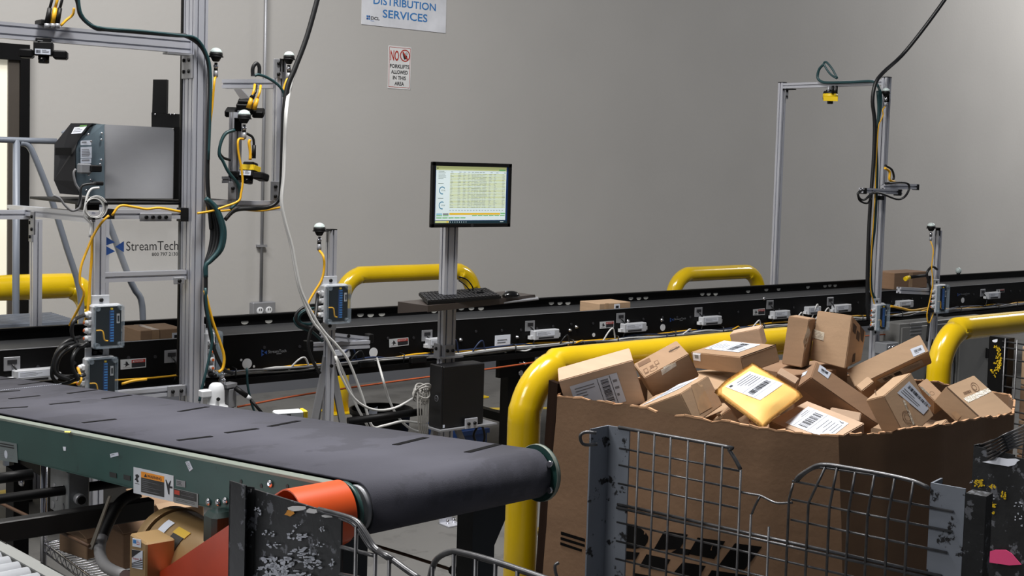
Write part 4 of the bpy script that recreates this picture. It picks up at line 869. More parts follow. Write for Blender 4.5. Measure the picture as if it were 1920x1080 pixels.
# short sensor post
sp = thing('sensor_post', 'short slim aluminium sensor post beside the far sorter', 'post', (8.44,5.4,0))
MB(ALU).extr((8.44,5.4,0),(8.44,5.4,1.30),.045,.045,(1,0,0)).build('post', sp)
MB(ALU).extr(at(1685,544,Y=5.38),at(1748,547,Y=5.38),.045,.04,(0,0,1)).build('side_arm', sp)
MB(BLKM).prism([(8.30,5.38,0),(8.36,5.38,0),(8.44,5.38,.5),(8.42,5.38,.5)],(0,.01,0)).prism([(8.72,5.38,0),(8.66,5.38,0),(8.44,5.38,.5),(8.46,5.38,.5)],(0,.01,0)).bx(8.28,8.74,5.37,5.42,0,.012).build('brace_leg', sp)
ye = at(1697,523,Y=5.40); py_ = thing('photo_eye', 'small yellow and black photo eye reaching over the far belt', 'sensor', ye)
MB(YELT).cyl(ye,ye+V((.05,0,.01)),.016).build('head', py_); MB(BLK).cyl(ye+V((.05,0,.01)),at(1738,516,Y=5.40),.012).build('arm', py_)
cable(A([(1757,505),(1748,500),(1738,512),(1742,530),(1745,548),(1742,600),(1738,640)],5.35), .009, BLKC, 'black cable hanging down the short sensor post', group='cables of the right gantry')
# grey cabinets below the far conveyor
for k, (px0_, px1_, y_, h__) in enumerate([(1686,1792,5.45,.0),(1796,1856,5.45,.0)]):
    xa, xb = at(px0_,620,Y=y_).x, at(px1_,620,Y=y_).x
    cbn = thing('control_cabinet', ['grey louvred control cabinet under the far sorter beside the bin','grey control cabinet under the far sorter, partly behind the right yellow guard'][k], 'cabinet', ((xa+xb)/2,5.52,0))
    zt_ = at((px0_+px1_)/2,602-.06*(px0_-1686),Y=y_).z
    MB(CABI).bx(xa,xb,y_,y_+.14,.02,zt_,.006).build('body', cbn)
    dr = MB(CABI).bx(xa+.02,xb-.02,y_-.012,y_,.05,zt_-.03,.004).build('door', cbn)
    mb = MB(ALUD)
    for j in range(4): mb.bx(xa+.12,xa+.26,y_-.016,y_-.010,.53+.025*j,.538+.025*j)
    mb.build('louvres', dr)
    MB(BLK).bx(xb-.07,xb-.05,y_-.03,y_-.012,.28,.36,.003).build('handle', dr)
    MB(BLK).bx(xa+.02,xb-.02,y_+.02,y_+.12,0,.02).build('plinth', cbn)
sw = at(1662,652,Y=5.40); t = thing('electrical_box', 'small grey electrical box low on the tall right gantry post', 'electrical box', sw)
MB(GRYP).box(sw,(.15,.10,.085),None,.006).build('body', t)
for k in range(3): MB(CHROME).lathe([(.014,0),(.014,.008),(.008,.012)], sw+V((-.045+.045*k,-.05,.01)), (0,-1,0), 12).build('connector', t)

# ------------------------------------------------------------------ green discharge conveyor
KS = .82; gN = CAM+(V((1.699,2.687,.90))-CAM)*KS; _a, _b = RAD(-86.07), RAD(5.05)
gu = V((cos(_a)*cos(_b), sin(_a)*cos(_b), sin(_b))); gv = V((-gu.y,gu.x,0)).normalized(); gn_ = gu.cross(gv); GW = .61
def G(s, t, h): return gN+(gu*s+gv*t+gn_*h)*KS
GM = MX((gu,gv,gn_)).transposed()
def gbox(mb, s0, s1, t0, t1, h0, h1, b=0): return mb.box(G((s0+s1)/2,(t0+t1)/2,(h0+h1)/2), (abs(s1-s0)*KS,abs(t1-t0)*KS,abs(h1-h0)*KS), GM, b)
S0 = -3.95
gc = thing('discharge_conveyor', 'green framed discharge conveyor with wide grey rubber belt in the foreground', 'conveyor', (gN.x+.3,3.9,0))
RD = .069
prof = [(S0,0),(-1.5,0),(-.6,0),(0,0)]+[(RD*sin(pi*k/14), -RD+RD*cos(pi*k/14)) for k in range(1,14)]+[(0,-2*RD),(-.6,-2*RD),(S0,-2*RD)]
n_ = len(prof); mb = MB(RUB); vs = []; fs = []
for (s_, h_) in prof: vs += [G(s_,0,h_), G(s_,GW,h_)]
inn = [(s_, -RD+(h_+RD)*(RD-.006)/RD) if s_ <= 0 else (s_*(RD-.006)/RD, -RD+(h_+RD)*(RD-.006)/RD) for s_, h_ in prof]
for (s_, h_) in inn: vs += [G(s_,0,h_), G(s_,GW,h_)]
for i in range(n_-1):
    a = 2*i; fs.append((a,a+1,a+3,a+2)); c = 2*(n_+i); fs.append((c,c+2,c+3,c+1))
    fs.append((a,a+2,c+2,c)); fs.append((a+1,c+1,c+3,a+3))
fs.append((0,2*n_,2*n_+1,1)); mb.add(vs, fs, True)
belt = mb.build('belt', gc)
mb = MB(RUBD)
for a, b in [((0,712),(29,709)),((36,722),(82,716)),((0,735),(38,732.5)),((17,748),(74,742)),((128,738),(181,731)),((93,758.5),(149,753)),((193,748),(245,741)),((0,766),(52,763)),((155,793),(217,786)),((336,772),(389,763)),((333,826),(397,818.5)),((423,812),(483,804)),((505,800),(560,789.5)),((741,834.5),(799,820.5)),((876,848.5),(934,833.5))]:
    pa_, pb_ = onp(*a, gN, gn_), onp(*b, gN, gn_); d_ = (pb_-pa_).normalized(); w_ = gn_.cross(d_)*.0098
    mb.prism([pa_-w_,pb_-w_,pb_+w_,pa_+w_], gn_*.0012)
merge(belt, mb)
mb = MB(PAPERT)
for k in range(34):
    p = onp(2+3.4*k, 732-.36*k, gN, gn_); mb.lathe([(.0022,0),(.0022,.0015)], p, gn_, 6)
merge(belt, mb)
MB(mat('drum_black',(26,26,28),.5,.2)).cyl(G(0,.02,-RD),G(0,GW-.02,-RD),(RD-.008)*KS,seg=28).use(ALUD).cyl(G(0,-.012,-RD),G(0,.02,-RD),(RD-.010)*KS,seg=28).use(BLK).cyl(G(0,-.05,-RD),G(0,-.012,-RD),(RD-.03)*KS,seg=24).build('drum', gc)
fr = MB(GRN)
gbox(fr,S0,-.03,-.053,-.049,-.140,-.006); gbox(fr,S0,-.03,-.053,-.02,-.143,-.138)
near = fr.build('side_panel', gc, 'dark green side panel')
mb = MB(GRNT); gbox(mb,S0,-.03,-.054,-.021,-.008,-.004,.001); gbox(mb,S0,-.03,-.0540,-.0525,-.012,-.006,.0005); mb.build('top_edge', near, 'pale worn top edge')
mb = MB(BLK); gbox(mb,S0,-.03,-.021,.0,-.06,-.022); mb.build('gap_strip', gc)
fr = MB(GRN); gbox(fr,S0,-.03,GW+.012,GW+.016,-.14,-.006); gbox(fr,S0,-.03,GW+.004,GW+.016,-.010,-.006); fr.build('side_panel', gc, 'far green side panel')
# end bearing plates
for t0, t1 in ((GW+.008,GW+.022),):
    mb = MB(GRN); mb.cyl(G(.006,t0,-RD),G(.006,t1,-RD),(RD+.011)*KS,seg=30).use(GRNT).lathe([((RD+.011)*KS,-.001),((RD+.0125)*KS,-.001),((RD+.0125)*KS,.008),((RD+.011)*KS,.008)], G(.006,t0,-RD), gv, 30, cap=False).use(CHROME)
    for a in (-.6,.5): mb.lathe([(.008,0),(.008,.008)], G(.008+.07*cos(a),t0-.006,-RD+.07*sin(a)), -gv, 8)
    mb.build('end_plate', gc, 'round green end plate')
mb = MB(GRN); mb.cyl(G(.0,-.046,-RD),G(.0,-.034,-RD),(RD+.004)*KS,seg=30).use(ALUD).lathe([((RD-.02)*KS,0),((RD-.02)*KS,.016)], G(0,-.030,-RD), -gv, 24); mb.build('end_plate', gc, 'near green end plate')
# orange chain guard
c0 = G(.0,0,-RD); ax = gv*KS; rgd = .078*KS
pl_ = []
dirv = (V((0,1,-.56))).normalized(); perp = V((0,.56,1)).normalized()
out = []
for k in range(31):
    a = pi*k/30; out.append(c0 + perp*(rgd*cos(a)) - dirv*(rgd*sin(a)))
out += [c0-perp*rgd+dirv*.86, c0+perp*rgd+dirv*.86]
def shell(pts, t0, t1, th, m):
    mb = MB(m); q = [p+ax*t0 for p in pts]; e = ax*(t1-t0)
    c = sum(pts, V((0,0,0)))/len(pts)
    n = len(pts)
    inn = []
    for i, p in enumerate(pts):
        d1 = (pts[i]-pts[i-1]).normalized(); d2 = (pts[(i+1) % n]-pts[i]).normalized(); b_ = (d1+d2).normalized(); nn = ax.cross(b_).normalized()
        if nn.dot(c-p) < 0: nn = -nn
        inn.append(p+nn*th)
    vs = q+[p+e for p in q]+[p+ax*t0 for p in inn]+[p+ax*t0+e for p in inn]; fs = []
    for i in range(n):
        j = (i+1) % n
        fs += [(i,j,n+j,n+i),(2*n+i,3*n+i,3*n+j,2*n+j),(i,2*n+i,2*n+j,j),(n+i,n+j,3*n+j,3*n+i)]
    return mb.add(vs, fs)
sh_ = shell(out, -.205, -.052, .003, ORG); sh_.fs = [True]*len(sh_.fs); cgd = sh_.build('chain_guard', gc, 'orange chain guard'); cgd.data.set_sharp_from_angle(angle=RAD(30))
MB(mat('guard_inside_shaded',(96,34,18),.6)).prism([p+ax*-.070 for p in [c0+(p-c0)*.95 for p in out]], ax*.004).build('guard_back_plate', cgd)  # plate in darkened orange, the shade inside the guard painted on
MB(mat('sprocket_black',(18,18,19),.5,.3)).cyl(c0+ax*-.06,c0+ax*-.12,.04,seg=24).use(CHROME).cyl(c0+ax*-.05,c0+ax*-.14,.013,seg=12).build('sprocket', gc)
MB(ORG_SHADE).prism([c0+ax*-.208+dirv*.12+perp*rgd,c0+ax*-.208+dirv*.86+perp*rgd,c0+ax*-.208+dirv*.86-perp*rgd,c0+ax*-.208+dirv*.12-perp*rgd], ax*.003).build('guard_side', cgd, 'red painted lower guard side')
# stickers on the side panel
PN = G(0,-.0535,0)
def psheet(pts, par, off=.0012, m=PAPER):
    mb = MB(m); return mb, Sheet(mb, [onp(*p, PN, gv) for p in pts], off)
WSN = mat('warning_white',(196,200,206),.5); WORG = mat('warning_orange',(224,140,26),.5); WBLK = mat('warning_black',(36,36,36),.5)
mb, S = psheet([(251,875.5),(326,892),(326,941),(251,924)], near); S.base(WSN)
S.rect(.2,.1,.78,.33,WORG); S.rect(.2,.33,.78,.9,WBLK); S.text('WARNING',.54,.28,.11,INK,.36,bold=.02); S.poly([(.28,.28),(.32,.15),(.36,.28)],INK,1.7); S.lines(.23,.38,.75,.88,7,INKG,2,.3)
S.poly([(.05,.28),(.11,.24),(.16,.30),(.11,.42),(.15,.52),(.10,.56),(.07,.48),(.03,.5),(.07,.38)],INK); S.rect(.04,.6,.16,.62,INK)
S.poly([(.83,.2),(.88,.38),(.93,.2),(.95,.22),(.91,.48),(.91,.75),(.88,.75),(.85,.5),(.81,.22)],INK); S.rect(.9,.42,.98,.5,INK)
mb.build('warning_sticker', near)
mb, S = psheet([(327,915),(372,926),(372,952),(327,942)], near); S.base(mat('plate_grey',(132,136,136),.4,.3)); S.rect(.0,.03,.95,.6,WBLK); S.rect(.03,.1,.25,.4,mat('plate_red',(170,52,30),.5),1.6); S.lines(.3,.1,.9,.55,4,INKG,5,.3); S.lines(.1,.7,.9,.9,2,INK,2,.3); mb.build('rating_plate', near)
mb, S = psheet([(331,899),(348,902.5),(348,914),(331,911)], near); S.base(GRYP); S.lines(.1,.2,.9,.9,3,INK,4,.4); mb.build('small_plate', near)
mb, S = psheet([(-6,825),(32,832),(34,868),(-4,862)], near); S.base(mat('maker_plate',(120,132,134),.35,.4)); S.lines(.05,.1,.95,.35,2,INK,6,.5); S.lines(.05,.45,.95,.9,5,INKG,7,.3); S.ring(.45,.65,.08,.08,PAPERT); mb.build('maker_plate', near)
mb, S = psheet([(207,851),(222,848),(223,854),(208,858)], near); S.base(PAPERT); S.lines(.15,.3,.85,.7,1,INK); mb.build('barcode_sticker', near)
mb, S = psheet([(348,866),(355,864),(362,879),(356,884)], near); S.base(PAPERT); S.lines(.1,.1,.9,.9,5,INKG); mb.build('barcode_sticker', near)
mb, S = psheet([(118.5,837.5),(124,838),(124,845),(120,845)], near); S.base(PAPER); mb.build('paper_scrap', near)
PT = G(0,0,-.003); mb = MB(mat('yellow_scuff',(206,196,90),.6)); S = Sheet(mb, [onp(*p, PT, gn_) for p in [(121,809),(133,809),(131,811.5),(121,811)]], .001); S.base(mb.mats[0]); mb.build('yellow_scuff', near)
mb = MB(WBLK)
for a, b in (((206,889),(219,892)),((232,894),(245,897))):
    p, q = onp(*a,PN,gv), onp(*b,PN,gv); mb.prism([p+gn_*.006,q+gn_*.006,q-gn_*.006,p-gn_*.006], -gv*.001)
for x_, y_ in ((452,903),(539,912),(490,911)): mb.lathe([(.005,0),(.005,.001)], onp(x_,y_,PN,gv), -gv, 8)
mb.use(CHROME)
for x_, y_ in ((508,907),(392,941),(424,939),(410,942)): mb.lathe([(.009,0),(.009,.004),(.004,.007)], onp(x_,y_,PN,gv), -gv, 8)
merge(near, mb)
# legs and underframe
LEGM = mat('leg_blue_black',(24,32,40),.45,.2,.15)
p = G(-.10,GW-.13,-.14); lg = MB(LEGM).bx(p.x-.032,p.x+.032,p.y-.03,p.y+.03,0,p.z).bx(p.x-.08,p.x+.08,p.y-.08,p.y+.08,0,.012).prism([(p.x+.032,p.y-.02,p.z),(p.x+.07,p.y-.02,p.z),(p.x+.07,p.y-.02,p.z-.05),(p.x+.032,p.y-.02,p.z-.12)],(0,.03,0)).build('leg', gc)
p2 = G(-.10,.04,-.14); MB(LEGM).bx(p2.x-.03,p2.x+.03,p2.y-.03,p2.y+.03,0,p2.z).build('leg', gc)
MB(LEGM).bx(p2.x,p.x,p.y-.02,p.y+.02,.25,.31).build('cross_brace', gc)
pl0 = at(38,950,X=1.39); lg = MB(BLKM).bx(1.36,1.41,pl0.y-.025,pl0.y+.055,0,pl0.z+.13).build('leg', gc)
MB(CHROME).lathe([(.014,0),(.014,.006),(.008,.012)], at(43,904,X=1.36), (-1,0,0), 10).lathe([(.014,0),(.014,.006),(.008,.012)], at(43,976,X=1.36), (-1,0,0), 10).build('bolt', lg)
rl = at(100,984,Y=3.45)
MB(mat('dark_rail',(34,33,33),.5,.2)).bx(1.06,1.50,3.45,3.49,rl.z-.028,rl.z+.028,.003).build('under_rail', gc, 'dark rail under the belt')
tb = at(60,889,Y=3.5); tb2 = at(100,922,Y=3.62)
MB(BLKM).cyl((1.06,3.5,tb.z),(tb.x,3.5,tb.z),.015).cyl((1.06,3.62,tb2.z),(1.75,3.62,tb2.z),.014).build('cross_tube', gc)
# junction box, conduit, gearmotor
JX = 1.30; jb0 = at(94,893,X=JX); jb1 = at(128,893,X=JX); jt = at(110,888,X=JX).z+.02; jz = at(112,966,X=JX).z
j = MB(mat('galvanised',(132,136,138),.4,.5,.12,20)).bx(JX,JX+.062,jb1.y,jb0.y,jz,jt,.003).build('electrical_box', gc, 'galvanised electrical box under the frame')
mb = MB(ALUD)
for x_, y_ in ((102,912),(118,916),(106,932),(100,946),(118,950)): mb.lathe([(.011,0),(.011,.0012),(.009,.0014)], at(x_,y_,X=JX), (-1,0,0), 12)
merge(j, mb); MB(ALUD).cyl((JX+.03,jb1.y,jz+.06),(JX+.03,jb1.y-.025,jz+.06),.016).use(BLK).cyl((JX+.03,jb1.y-.025,jz+.06),(JX+.03,jb1.y-.027,jz+.06),.012).build('conduit_hub', j)
MX_ = 1.345
mo = thing('gear_motor', 'gold painted electric gear motor hanging under the green conveyor', 'motor', (MX_,3.0,.5))
ma, mb_ = at(316,1048,X=MX_), at(428,1048,X=MX_); my = (ma.y+mb_.y)/2; ml_ = (ma.y-mb_.y)/2; mr = .098
mz = at(330,953,X=MX_).z-mr
MB(GOLD).lathe([(mr*.75,-ml_),(mr*.97,-ml_+.005),(mr,-ml_+.04),(mr,-ml_+.045)], (MX_,my,mz), (0,-1,0), 40).lathe([(mr*.96,-ml_+.055),(mr*.985,-ml_+.06),(mr*.985,ml_-.03),(mr*.93,ml_-.015)], (MX_,my,mz), (0,-1,0), 40).build('body', mo)
MB(BLK).lathe([(mr*.92,-ml_+.04),(mr*.92,-ml_+.06)], (MX_,my,mz), (0,-1,0), 36).build('fan_gap', mo)
MB(BLKM).lathe([(mr*.93,ml_-.015),(mr*.88,ml_+.005),(mr*.7,ml_+.012),(mr*.66,ml_+.06)], (MX_,my,mz), (0,-1,0), 28).build('end_bell', mo)
gq = at(412,990,X=1.30); MB(mat('gear_green',(24,44,42),.4,.2)).bx(1.27,1.34,gq.y-.028,gq.y+.03,gq.z-.04,gq.z+.04,.01).build('gear_housing', mo)
def arc_plate(a0, a1, y0, y1, m, name='rating_plate'):
    mb = MB(m); vs = []; fs = []; n = 10
    for i in range(n+1):
        a = a0+(a1-a0)*i/n; d_ = V((cos(a),0,sin(a)))
        for rr in (mr*.99, mr*.99+.0015): vs += [V((MX_,y0,mz))+d_*rr, V((MX_,y1,mz))+d_*rr]
    for i in range(n): k = 4*i; fs += [(k+2,k+3,k+7,k+6),(k,k+2,k+6,k+4),(k+1,k+5,k+7,k+3)]
    return mb.add(vs, fs).build(name, mo)
arc_plate(2.02,2.5,my+.035,my+.07,PAPERT,'sticker'); arc_plate(2.25,3.2,my-.055,my+.0,mat('motor_plate',(52,50,46),.4,.4)); arc_plate(2.05,2.25,my-.06,my+.005,mat('oval_yellow',(196,160,40),.4),'yellow_badge')
t0_ = at(243,1000,X=1.19); t1_ = at(274,1008,X=1.19)
bxm = MB(GOLD).bx(1.19,1.262,t1_.y,t0_.y,.36,t0_.z,.004).build('terminal_box', mo)
q = [at(249,1009,X=1.1895),at(265,1012,X=1.1895),at(265,1027,X=1.1895),at(249,1024,X=1.1895)]
S = MB(PAPERT); s_ = Sheet(S, q, .001); s_.base(PAPERT); s_.rect(.1,.15,.45,.6,BLUE); s_.lines(.5,.2,.9,.8,3,RED); S.build('badge', bxm)
q = [at(248,1030,X=1.1895),at(268,1033,X=1.1895),at(268,1068,X=1.1895),at(248,1064,X=1.1895)]
S = MB(PAPERT); s_ = Sheet(S, q, .001); s_.base(PAPERT)
s_.poly([(0,0),(.9,0),(0,.45)],INK)
for k in range(4): s_.poly([(.0,.75+.06*k),(1,.45+.13*k),(1,.50+.13*k),(0,.79+.06*k)],INK)
s_.text('Super E',.5,.52,.12,RED,.8); S.build('sticker', bxm)
MB(BLK).tube([at(262,922,X=1.45),at(228,940,X=1.40),at(203,980,X=1.35),at(190,1012,X=1.32)], .0165, 10).use(GRYC).tube([at(191,1006,X=1.32),at(187,1035,X=1.30),at(199,1062,X=1.27),at(235,1080,X=1.23)], .0155, 10).build('conduit_hose', mo)
one(MB(mat('loose_strap',(116,110,100),.6,.1)).prism([at(203,930,X=1.29),at(207,930,X=1.29),at(172,1031,X=1.29),at(166,1028,X=1.29)], (.004,.0,0)), 'hanging_strip', 'thin grey strip hanging under the green side panel', 'strip', at(203,930,X=1.29))
one(MB(mat('brown_cord',(92,66,46),.6)).tube([at(-60,918,X=1.2),at(0,943,X=1.22),at(90,986,X=1.24),at(168,1024,X=1.27)], .005, 6), 'pull_cord', 'brown cord sloping below the green side panel at lower left', 'cord', at(0,943,X=1.22))
one(MB(mat('brown_cord',(92,66,46),.6)).tube([at(660,1010,D=2.9),at(760,1040,D=2.8),at(846,1068,D=2.72)], .0035, 6).use(BLK).lathe([(.005,-.003),(.0095,-.003),(.0095,.003),(.005,.003)], at(849,1069,D=2.72), -FW, 12), 'pull_cord', 'brown cord with ring end beneath the belt end', 'cord', at(660,1010,D=2.9))
# wire shelving with cartons behind the motor
wsx = thing('wire_shelf', 'chrome wire shelf low behind the gear motor', 'shelf', (2.25,4.2,0))
zsf = .30; c1 = at(82,1018,Z=zsf)
mb = MB(CHROME)
sx0, sx1, sy0, sy1 = c1.x, c1.x+.42, c1.y-1.05, c1.y
for q in ((sx0,sy1,.72),(sx0,sy0,.5),(sx1,sy1,.62),(sx1,sy0,.5)): MB(CHROME).cyl((q[0],q[1],0),q,.0125).build('post', wsx)
mb = MB(CHROME)
for zz in (zsf,zsf-.03): mb.cyl((sx0,sy0,zz),(sx0,sy1,zz),.004,seg=6).cyl((sx1,sy0,zz),(sx1,sy1,zz),.004,seg=6).cyl((sx0,sy0,zz),(sx1,sy0,zz),.004,seg=6).cyl((sx0,sy1,zz),(sx1,sy1,zz),.004,seg=6)
for k in range(40): yy = sy0+(sy1-sy0)*(k+.5)/40; mb.cyl((sx0,yy,zsf),(sx1,yy,zsf),.0022,seg=5)
for k in range(20): yy = sy0+(sy1-sy0)*k/20; mb.tube([(sx0,yy,zsf),(sx0,yy+.026,zsf-.03),(sx0,yy+.0525,zsf)], .002,5,0)
mb.build('shelf_grid', wsx)
g = 'cartons on the low wire shelf'
for (px_, py_, w_, d_, h_, ang, lab, k) in [(160,1034,.17,.16,.07,.25,'small open brown carton at the left end of the low wire shelf',1),(243,1052,.12,.15,.12,.05,'upright dark carton on the low wire shelf behind the grey hose',3)]:
    p = at(px_,py_,Z=zsf+.004); p.x = min(max(p.x,sx0+.11),sx1-.11)
    t, c, T = cbox(p.x-w_/2,p.x+w_/2,p.y-d_/2,p.y+d_/2,zsf+.005,h_,CB[k],lab,g,ang=ang)
    MB(CB[k]).prism([c+T@V((-w_/2,-d_/2,h_)),c+T@V((w_/2,-d_/2,h_)),c+T@V((w_/2,-d_*.1,h_+.03)),c+T@V((-w_/2,-d_*.1,h_+.03))],(0,0,.003)).build('flap', t)
pf = at(292,944,X=sx1-.18); t, c, T = cbox(sx1-.19,sx1-.01,pf.y-.02,pf.y+.24,zsf+.005,max(.1,pf.z-zsf-.005),CB[1],'brown carton with open flap at the rear of the low wire shelf',g)
hh = max(.1,pf.z-zsf-.005)
MB(CB[0]).prism([c+T@V((-.09,-.13,hh)),c+T@V((.09,-.13,hh)),c+T@V((.10,-.19,hh-.01)),c+T@V((-.10,-.19,hh-.01))],(0,0,.004)).build('flap', t)
# roller conveyor in the lower left corner
rc = thing('roller_conveyor', 'grey roller conveyor with zinc rollers in the lower left corner', 'conveyor', (.8,2.9,0))
ra, rb_ = at(0,1012,Z=.75), at(125,1080,Z=.75)
RAIL = mat('rail_grey',(140,142,140),.45,.2,.06); rd_ = (rb_-ra).normalized(); rn = V((-rd_.y,rd_.x,0)); rn = rn if rn.x > 0 else -rn
e0, e1_ = ra-rd_*.5, rb_+rd_*.6
MB(RAIL).prism([e0,e1_,e1_-rn*.035,e0-rn*.035],(0,0,-.004)).prism([e0,e1_,e1_-V((0,0,.09)),e0-V((0,0,.09))], rn*-.004).build('side_rail', rc)
MB(RAIL).prism([e0-rn*.60,e1_-rn*.60,e1_-rn*.56,e0-rn*.56],(0,0,-.09)).build('side_rail', rc)
L_ = (e1_-e0).length
for k in range(int(L_/.052)):
    p = e0+rd_*(.03+.052*k)-rn*.045-V((0,0,.016)); MB(mat('zinc_roller',(226,230,236),.3,.4,.03)).cyl(p,p-rn*.51,.0215,seg=16).build('roller', rc)
for q in (e0+rd_*.15,e1_-rd_*.15):
    for off in (.02,.58): pp = q-rn*off; MB(RAIL).bx(pp.x-.02,pp.x+.02,pp.y-.02,pp.y+.02,0,.74).build('leg', rc)
# yellow floor lines
for k, (a, b) in enumerate([((-60,934),(95,908)),((900,767),(1250,762))]):
    p, q = at(*a,Z=0), at(*b,Z=0); d_ = (q-p).normalized(); nn = V((-d_.y,d_.x,0))*.035
    struct(MB(mat('floor_yellow',(176,150,50),.6,0,.15)).prism([p-nn,q-nn,q+nn,p+nn],(0,0,.002)), 'trim_%d'%(k+1))
# small floor bracket, blue tote, clear dome on the far rail
fb_ = at(845,984,Z=0); t = thing('floor_bracket', 'small bolted metal foot bracket on the concrete floor below the belt end', 'bracket', fb_)
MB(ALU).bx(fb_.x-.04,fb_.x+.04,fb_.y-.04,fb_.y+.04,0,.008,.002).bx(fb_.x-.04,fb_.x+.03,fb_.y+.032,fb_.y+.04,.008,.09).build('plate', t)
mb = MB(CHROME)
for dx in (-.018,.018): mb.cyl((fb_.x+dx,fb_.y,.008),(fb_.x+dx,fb_.y,.03),.007)
mb.build('bolts', t)
bt = at(905,805,Y=5.35); t = thing('tote', 'dark blue plastic tote on the floor behind the workstation shelf', 'tote', (bt.x,5.5,0))
BT = mat('blue_tote',(28,58,110),.45,0,.05)
MB(BT).bx(bt.x-.16,bt.x+.03,5.35,5.355,0,bt.z).bx(bt.x-.16,bt.x+.03,5.62,5.625,0,bt.z).bx(bt.x-.16,bt.x-.155,5.35,5.625,0,bt.z).bx(bt.x+.025,bt.x+.03,5.35,5.625,0,bt.z).bx(bt.x-.16,bt.x+.03,5.35,5.625,0,.006).build('body', t)
MB(BT).bx(bt.x-.17,bt.x+.04,5.34,5.36,bt.z-.02,bt.z+.004).bx(bt.x-.17,bt.x+.04,5.615,5.635,bt.z-.02,bt.z+.004).build('rim', t)
pd = at(1797,512,Y=6.285); t = thing('dome_light', 'tiny clear dome on the far sorter rail near the right edge', 'indicator light', pd, 'white dome indicator lights')
MB(BLK).cyl(V((pd.x,pd.y,.842)),pd,.016).build('base', t); MB(DOME).lathe([(.02,0),(.026,.02),(.022,.04),(1e-6,.052)], pd, seg=14).build('dome', t)

# ------------------------------------------------------------------ big cardboard bin (gaylord) with parcels
from mathutils.bvhtree import BVHTree
def bvh(*objs):
    vs = []; fs = []
    for o in objs:
        n = len(vs); M = WM[o.name]; vs += [M @ v.co for v in o.data.vertices]; fs += [[i+n for i in p.vertices] for p in o.data.polygons]
    return BVHTree.FromPolygons(vs, fs)
def wrapquad(mb, bv, q, n=6, off=.0015):     # print or sheet laid onto a curved surface
    P = []
    for j in range(n+1):
        for i in range(n+1):
            u, v = i/n, j/n
            x_ = (q[0][0]*(1-u)+q[1][0]*u)*(1-v)+(q[3][0]*(1-u)+q[2][0]*u)*v; y_ = (q[0][1]*(1-u)+q[1][1]*u)*(1-v)+(q[3][1]*(1-u)+q[2][1]*u)*v
            d = ray(x_, y_).normalized(); h = bv.ray_cast(CAM, d)
            if h[0] is None: return None
            nn = h[1] if h[1].dot(d) < 0 else -h[1]
            P.append(h[0]+nn*off)
    mb.add(P, [(j*(n+1)+i, j*(n+1)+i+1, (j+1)*(n+1)+i+1, (j+1)*(n+1)+i) for j in range(n) for i in range(n)], True); return P
rimp = [at(1045,742,Z=.92), at(1165,757,Z=.925), at(1300,783,Z=.92), at(1440,803,Z=.92), at(1572,817,Z=.92), at(1660,812,Z=.918), at(1760,797,Z=.914), at(1850,783,D=4.42), at(1901,776,D=4.60), at(1904,752,D=4.80), at(1894,740,D=4.98), at(1800,722,D=5.15)+Z*.0, at(1719,713,D=5.08), V((4.15,3.27,.90)), V((3.5,3.37,.92)), V((2.95,3.35,.92))]
botp = [p.copy() for p in rimp]
for i, (dx, dy) in {0:(-.035,.02),1:(-.03,.01),2:(-.02,-.01),3:(0,-.03),4:(.03,-.05),5:(.02,-.04),6:(.02,-.03),7:(.02,-.02)}.items(): botp[i] += V((dx,dy,0))
for p in botp: p.z = .12
gl = thing('cardboard_bin', 'large brown cardboard bulk bin with torn rim and black letters, full of parcels', 'bulk box', (3.6,2.85,0))
NSUB, NV = 8, 9; cols = []; rg_ = random.Random(11)
npt = len(rimp)
for i in range(npt):
    for k in range(NSUB):
        f = k/NSUB; j = (i+1) % npt; top = rimp[i].lerp(rimp[j], f); bot = botp[i].lerp(botp[j], f)
        top.z += rg_.uniform(-.006,.004) if k else 0
        cols.append((top, bot))
nc = len(cols); ctr = V((3.6,2.85,0))
def wall_pt(ci, j, inset):
    t_, b_ = cols[ci]; f = j/NV; p = b_.lerp(t_, f)
    d = ctr-p; d.z = 0; d.normalize()
    w_ = .004*sin(ci*.9+j*1.7)*sin(j*.8+.4) if 0 < j < NV else 0
    return p+d*(inset+w_)
mb = MB(CBG); vs = []; fs = []
for ins in (0, .008):
    for ci in range(nc):
        for j in range(NV+1): vs.append(wall_pt(ci,j,ins))
W_ = NV+1
for ci in range(nc):
    c2 = (ci+1) % nc
    for j in range(NV):
        a, b = ci*W_+j, c2*W_+j; fs.append((a,b,b+1,a+1)); o_ = nc*W_; fs.append((a+o_,a+1+o_,b+1+o_,b+o_))
    a, b = ci*W_, c2*W_; fs.append((a,a+nc*W_,b+nc*W_,b))
mb.add(vs, fs, True)
gw = mb.build('walls', gl); gw.data.set_sharp_from_angle(angle=RAD(17))
mb = MB(CBE)
for ci in range(nc):
    c2 = (ci+1) % nc; z_ = Z*.004; q = [wall_pt(ci,NV,-.0006), wall_pt(c2,NV,-.0006), wall_pt(c2,NV,.0086), wall_pt(ci,NV,.0086)]
    if rg_.random() < .85: mb.prism([p-Z*rg_.uniform(.001,.004) for p in q], Z*rg_.uniform(.003,.007))
merge(gw, mb)
MB(CBG).prism([p+Z*0 for p in botp], Z*.01).build('base', gl)
PAL = mat('pallet_wood',(140,110,80),.8,0,.15,6)
bv = bvh(gw); mb = MB(mat('print_black',(9,8,8),.9,0,.08,spec=.1))
lt = lambda a, b: (1000+a/3.6, 780+b/3.6)
